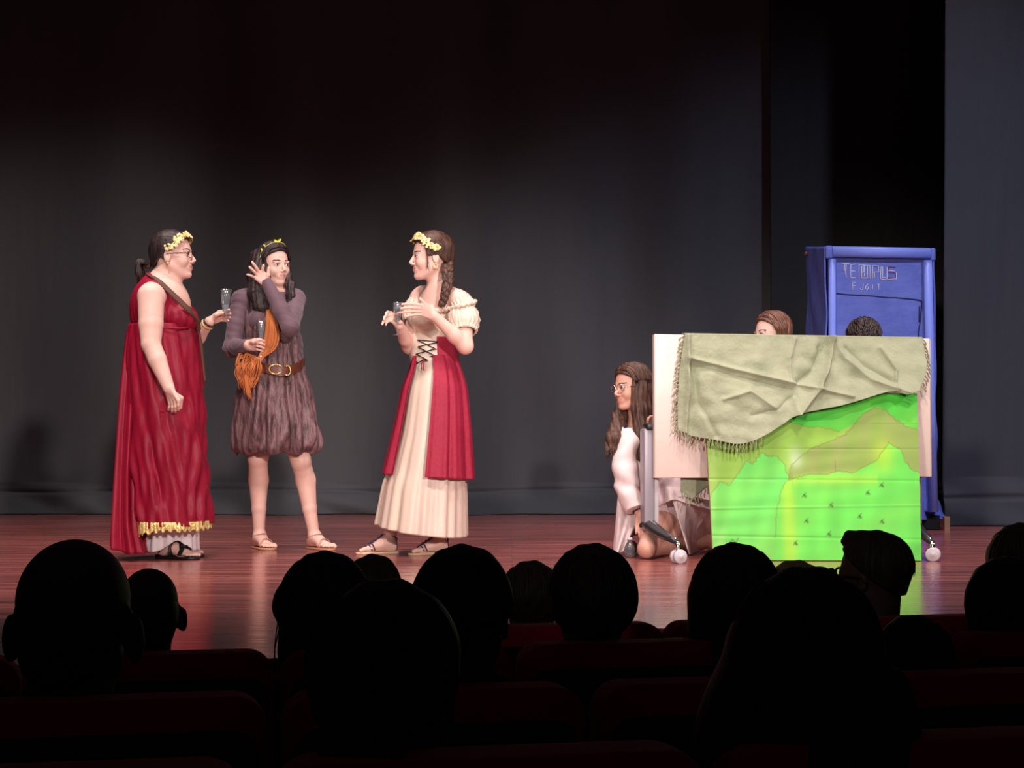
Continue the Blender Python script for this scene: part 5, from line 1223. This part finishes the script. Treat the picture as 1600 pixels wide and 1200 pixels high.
# ================================================================== AUDITORIUM SEATS
ROWS = {'front': (1.865, .211, 'row nearest the camera'), 'second': (2.745, .162, 'second row from the camera'), 'third': (3.585, .133, 'third row from the camera'), 'far': (4.36, .093, 'row nearest the stage')}
SL = .22; RZ = math.atan(SL)
def make_seat():
    t = thing('theatre_seat', (0, 0, 0), 'x', 'seat', 'red velvet theatre seats')
    def pill(w_, h_, d_, c, r_, rx=0.0, n=10):
        out = []
        for sx, sz, a0 in ((1, 1, 0), (-1, 1, PI / 2), (-1, -1, PI), (1, -1, 1.5 * PI)):
            for k in range(n + 1):
                a = a0 + PI / 2 * k / n; out.append((sx * (w_ / 2 - r_) + r_ * math.cos(a), sz * (h_ / 2 - r_) + r_ * math.sin(a)))
        out = np.array(out); rows = []
        for f, y in ((.0, -d_ / 2), (.93, -d_ / 2), (.98, -d_ * .36), (1, -d_ * .15), (1, d_ * .15), (.98, d_ * .36), (.93, d_ / 2), (.0, d_ / 2)):
            ins = (1 - f) * .35 if f > 0 else .35
            q_ = out * (1 if f > 0 else .3) - np.sign(out) * (ins * .05 if f > 0 else 0)
            rows.append(np.c_[q_[:, 0], np.full(len(q_), y), q_[:, 1]])
        P = np.array(rows); P = np.concatenate([P, P[:, :1]], 1); V, F = grid(P); V = V @ rotx(rx).T + np.array(c); return V, F
    g = .476
    obj('backrest', pill(g, .50, .085, (0, .030, -.25), .05), M['seat_red'], t)
    sh = obj('back_shell', pill(g - .03, .50, .022, (0, -.022, -.300), .04), M['seat_black'], t)
    obj('seat_cushion', pill(g - .05, .42, .10, (0, .30, -.56), .06, PI / 2), M['seat_red'], t)
    obj('seat_pan', box((0, .30, -.625), (g - .08, .38, .025), bev=.008), M['seat_black'], t)
    obj('armrest', box((g / 2 + .004, .24, -.36), (.05, .36, .035), bev=.012), M['seat_black'], t)
    obj('standard', join([box((g / 2 + .004, .22, -.68), (.035, .30, .64), bev=.01)]), M['seat_black'], t)
    obj('foot_plate', box((g / 2 + .004, .22, -1.0), (.09, .34, .016), bev=.004), M['seat_black'], t)
    return t
seat0 = make_seat(); used = [False]
def place_seat(xs, row, label):
    d0, zt_, nm = ROWS[row]
    if not used[0]: o = seat0; used[0] = True
    else:
        o = seat0.copy(); C.objects.link(o)
        for ch in seat0.children:
            c = ch.copy(); C.objects.link(c); c.parent = o
    o.location = (xs, d0 + SL * xs, zt_); o.rotation_euler = (0, 0, RZ); o['label'] = label; o['group'] = 'seats in the ' + nm; return o
def row_labels(row, xs, names):
    for x, nm in zip(xs, names): place_seat(x, row, 'dark red theatre seat, ' + nm)
row_labels('front', [-.50, -.016, .470, .955], ['row nearest the camera, far left under the frame edge', 'row nearest the camera, behind the large central head', 'row nearest the camera, behind the long-haired viewer at right', 'row nearest the camera, rightmost'])
row_labels('second', [-1.095, -.606, -.117, .373, .862, 1.35], ['second row from the camera, cut by the left edge', 'second row from the camera, behind the balding man at left', 'second row from the camera, left of the central gap', 'second row from the camera, right of the central gap', 'second row from the camera, at the right edge', 'second row from the camera, beyond the right edge'])
row_labels('third', [-1.188, -.708, -.228, .253, .733, 1.213, 1.69], ['third row from the camera, leftmost', 'third row from the camera, beside the shaven head at left', 'third row from the camera, behind the woman with stray hairs', 'third row from the camera, behind the bowl-cut head', 'third row from the camera, behind the dark long-haired head', 'third row from the camera, beside the low small head', 'third row from the camera, at the right edge'])
row_labels('far', [.155, .635, 1.115, 1.595], ['row nearest the stage, in front of the bowl-cut head', 'row nearest the stage, right of the notch between two seats', 'row nearest the stage, behind the man with glasses', 'row nearest the stage, at the right edge'])
if not any(o.name.startswith('theatre_seat') for o in bpy.data.objects): pass

# ================================================================== THE AUDIENCE (seen from behind, in the dark)
def viewer(name, label, px, top, wpx, row, kind, yaw=0.0, m='aud_hair', hw=.160, cloth='aud_cloth', back=.15, sh=1.0, Yo=None, wide=1.0):
    d0, zt_, nm = ROWS[row]; X = (px - 800) / FPX * d0; Yh = (d0 + SL * X + back) if Yo is None else Yo
    sc = wpx / (FPX / Yh) / hw; tp = W(px, top, Yh); H = Frame(tp + np.array([0, 0, -.132 * sc]), (math.sin(yaw), math.cos(yaw), 0), (0, 0, 1), sc)
    x, y, z = H.o; zs = zt_ - .56; pr = person(name, (x, y, zs), label); k = np.array
    B = Body(); add_head(B, H, 0, True, kind in ('glasses',))
    if kind == 'bald':
        for e_ in (-1, 1): B.ell(H(-.012, e_ * .088, -.018), np.array([.018, .012, .034]) * sc, H.R, .008)
    zsh = z - .255 * sc
    B.cone(H(-.025, 0, -.04), k([x, y - .02, zsh + .04]), .056 * sc, .062 * sc, .02, 'neck')
    w_ = .155 * sc * sh
    B.cone(k([x - w_, y, zsh]), k([x + w_, y, zsh]), .060 * sc, .060 * sc, .05, 'torso')
    B.cone(k([x, y + .01, zsh - .06]), k([x, y + .03, zs + .12]), .085 * sc, .095 * sc, 0.03, 'torso', (1, 0, 0), 1.75)
    for s_ in (-1, 1):
        B.chain([k([x + s_ * w_ * 1.15, y, zsh - .01]), k([x + s_ * w_ * 1.3, y + .04, zsh - .26]), k([x + s_ * .12, y + .26, zsh - .34])], [.052, .042, .03], .02, 'torso')
        B.chain([k([x + s_ * .09, y + .03, zs + .11]), k([x + s_ * .11, y + .36, zs + .10])], [.09, .065], .04, 'torso')
    B.cone(k([x - .12, y + .26, zsh - .34]), k([x + .12, y + .27, zsh - .35]), .026, .026, .02, 'torso')
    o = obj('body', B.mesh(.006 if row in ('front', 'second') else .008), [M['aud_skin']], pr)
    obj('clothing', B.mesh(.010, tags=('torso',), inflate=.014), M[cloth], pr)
    ex_ = {'bald': .004, 'short': .010, 'bowl': .018, 'long': .012, 'glasses': .004, 'pony': .008, 'child': .012}[kind]
    if kind == 'bald':
        Bh = Body(); Bh.ell(H(-.014, 0, .010), np.array([.100, .073, .070]) * sc + .002, H.R, .01); Bh.ell(H(-.05, 0, -.025), np.array([.055, .060, .07]) * sc, H.R, .02)
        f_ = H.f
        V, F = Bh.mesh(.005, cut=lambda X_, Y_, Z_: np.maximum((X_ - H.o[0]) * f_[0] + (Y_ - H.o[1]) * f_[1] - .02 * sc, -1)); hr = obj('hair', (V, F), M[m], pr)
        return pr
    Bh, ct = hair_cap(H, .046, {'bowl': -.07, 'glasses': -.2, 'short': -.2}.get(kind, -.085), ex_, slope=1.3)
    if kind in ('glasses', 'short'): Bh.p[1] = ('ell', H(-.034, 0, -.006), np.array([.064, .068, .088]) * sc, H.R, 1, .02, 'c', None, 1)
    f_, l_ = H.f, H.l
    if kind == 'bowl': Bh.ell(H(-.02, 0, .015), np.array([.108, .092, .085]) * sc, H.R, .02)
    if kind == 'glasses': Bh.chain([H(.020, -.01, .106), H(.058, .005, .110), H(.078, .012, .100)], [.020 * sc, .016 * sc, .006 * sc], .02)
    if kind in ('long', 'pony', 'child') : pass
    hr = obj('hair', Bh.mesh(.005, cut=ct, disp=lambda X_, Y_, Z_: .0015 * np.sin(150 * X_ + 5 * np.sin(20 * Z_))), M[m], pr)
    rs = np.random.RandomState(int(px)); sp = []
    if kind == 'long':
        Bv = Body(); q_ = 1.9
        Bv.chain([H(-.03, 0, .03), H(-.055, 0, -.06), H(-.075, 0, -.16), H(-.082, 0, -.27)], [.080 * sc, .070 * sc * wide, .062 * sc * wide, .035 * sc * wide], .03, '', H.l, 1.25)
        obj('long_hair', Bv.mesh(.006, disp=lambda X_, Y_, Z_: .004 * np.sin(120 * X_ + 3 * np.sin(12 * Z_))), M[m], hr)
    if kind == 'pony':
        obj('ponytail', locks(H, [[H(-.105, .006 * i - .03, .0), H(-.135, .008 * i - .04, -.05), H(-.125, .007 * i - .035, -.17 - .01 * (i % 3))] for i in range(11)], .010 * sc, 14, 3, .004), M[m], hr)
    for i in range(46):
        a = rs.uniform(.45 * PI, 1.55 * PI); d0_ = nrm([math.cos(a) * .5 - .2, math.sin(a) * .6, .9]); d1_ = nrm([math.cos(a) * 1.0 - .3, math.sin(a) * 1.0, -.2 - .2 * rs.rand()])
        P = slerp_path(H, d0_, d1_, SK + ex_, 8, .001 + .004 * rs.rand())
        if kind in ('long',): P += [P[-1] + k([rs.uniform(-.01, .02) * np.sign(d1_[1] * -1), -.01, -.10]), P[-1] + k([rs.uniform(-.02, .03), -.015, -.2])]
        sp.append(P)
    obj('hair_strands', locks(H, sp, .0026, 14, 5, .002), M[m], hr)
    if kind == 'glasses':
        g_ = eyeglasses(H, pr, M['black'], rx=.029, rz=.022, r=.0032, fwd=.014)
    return pr
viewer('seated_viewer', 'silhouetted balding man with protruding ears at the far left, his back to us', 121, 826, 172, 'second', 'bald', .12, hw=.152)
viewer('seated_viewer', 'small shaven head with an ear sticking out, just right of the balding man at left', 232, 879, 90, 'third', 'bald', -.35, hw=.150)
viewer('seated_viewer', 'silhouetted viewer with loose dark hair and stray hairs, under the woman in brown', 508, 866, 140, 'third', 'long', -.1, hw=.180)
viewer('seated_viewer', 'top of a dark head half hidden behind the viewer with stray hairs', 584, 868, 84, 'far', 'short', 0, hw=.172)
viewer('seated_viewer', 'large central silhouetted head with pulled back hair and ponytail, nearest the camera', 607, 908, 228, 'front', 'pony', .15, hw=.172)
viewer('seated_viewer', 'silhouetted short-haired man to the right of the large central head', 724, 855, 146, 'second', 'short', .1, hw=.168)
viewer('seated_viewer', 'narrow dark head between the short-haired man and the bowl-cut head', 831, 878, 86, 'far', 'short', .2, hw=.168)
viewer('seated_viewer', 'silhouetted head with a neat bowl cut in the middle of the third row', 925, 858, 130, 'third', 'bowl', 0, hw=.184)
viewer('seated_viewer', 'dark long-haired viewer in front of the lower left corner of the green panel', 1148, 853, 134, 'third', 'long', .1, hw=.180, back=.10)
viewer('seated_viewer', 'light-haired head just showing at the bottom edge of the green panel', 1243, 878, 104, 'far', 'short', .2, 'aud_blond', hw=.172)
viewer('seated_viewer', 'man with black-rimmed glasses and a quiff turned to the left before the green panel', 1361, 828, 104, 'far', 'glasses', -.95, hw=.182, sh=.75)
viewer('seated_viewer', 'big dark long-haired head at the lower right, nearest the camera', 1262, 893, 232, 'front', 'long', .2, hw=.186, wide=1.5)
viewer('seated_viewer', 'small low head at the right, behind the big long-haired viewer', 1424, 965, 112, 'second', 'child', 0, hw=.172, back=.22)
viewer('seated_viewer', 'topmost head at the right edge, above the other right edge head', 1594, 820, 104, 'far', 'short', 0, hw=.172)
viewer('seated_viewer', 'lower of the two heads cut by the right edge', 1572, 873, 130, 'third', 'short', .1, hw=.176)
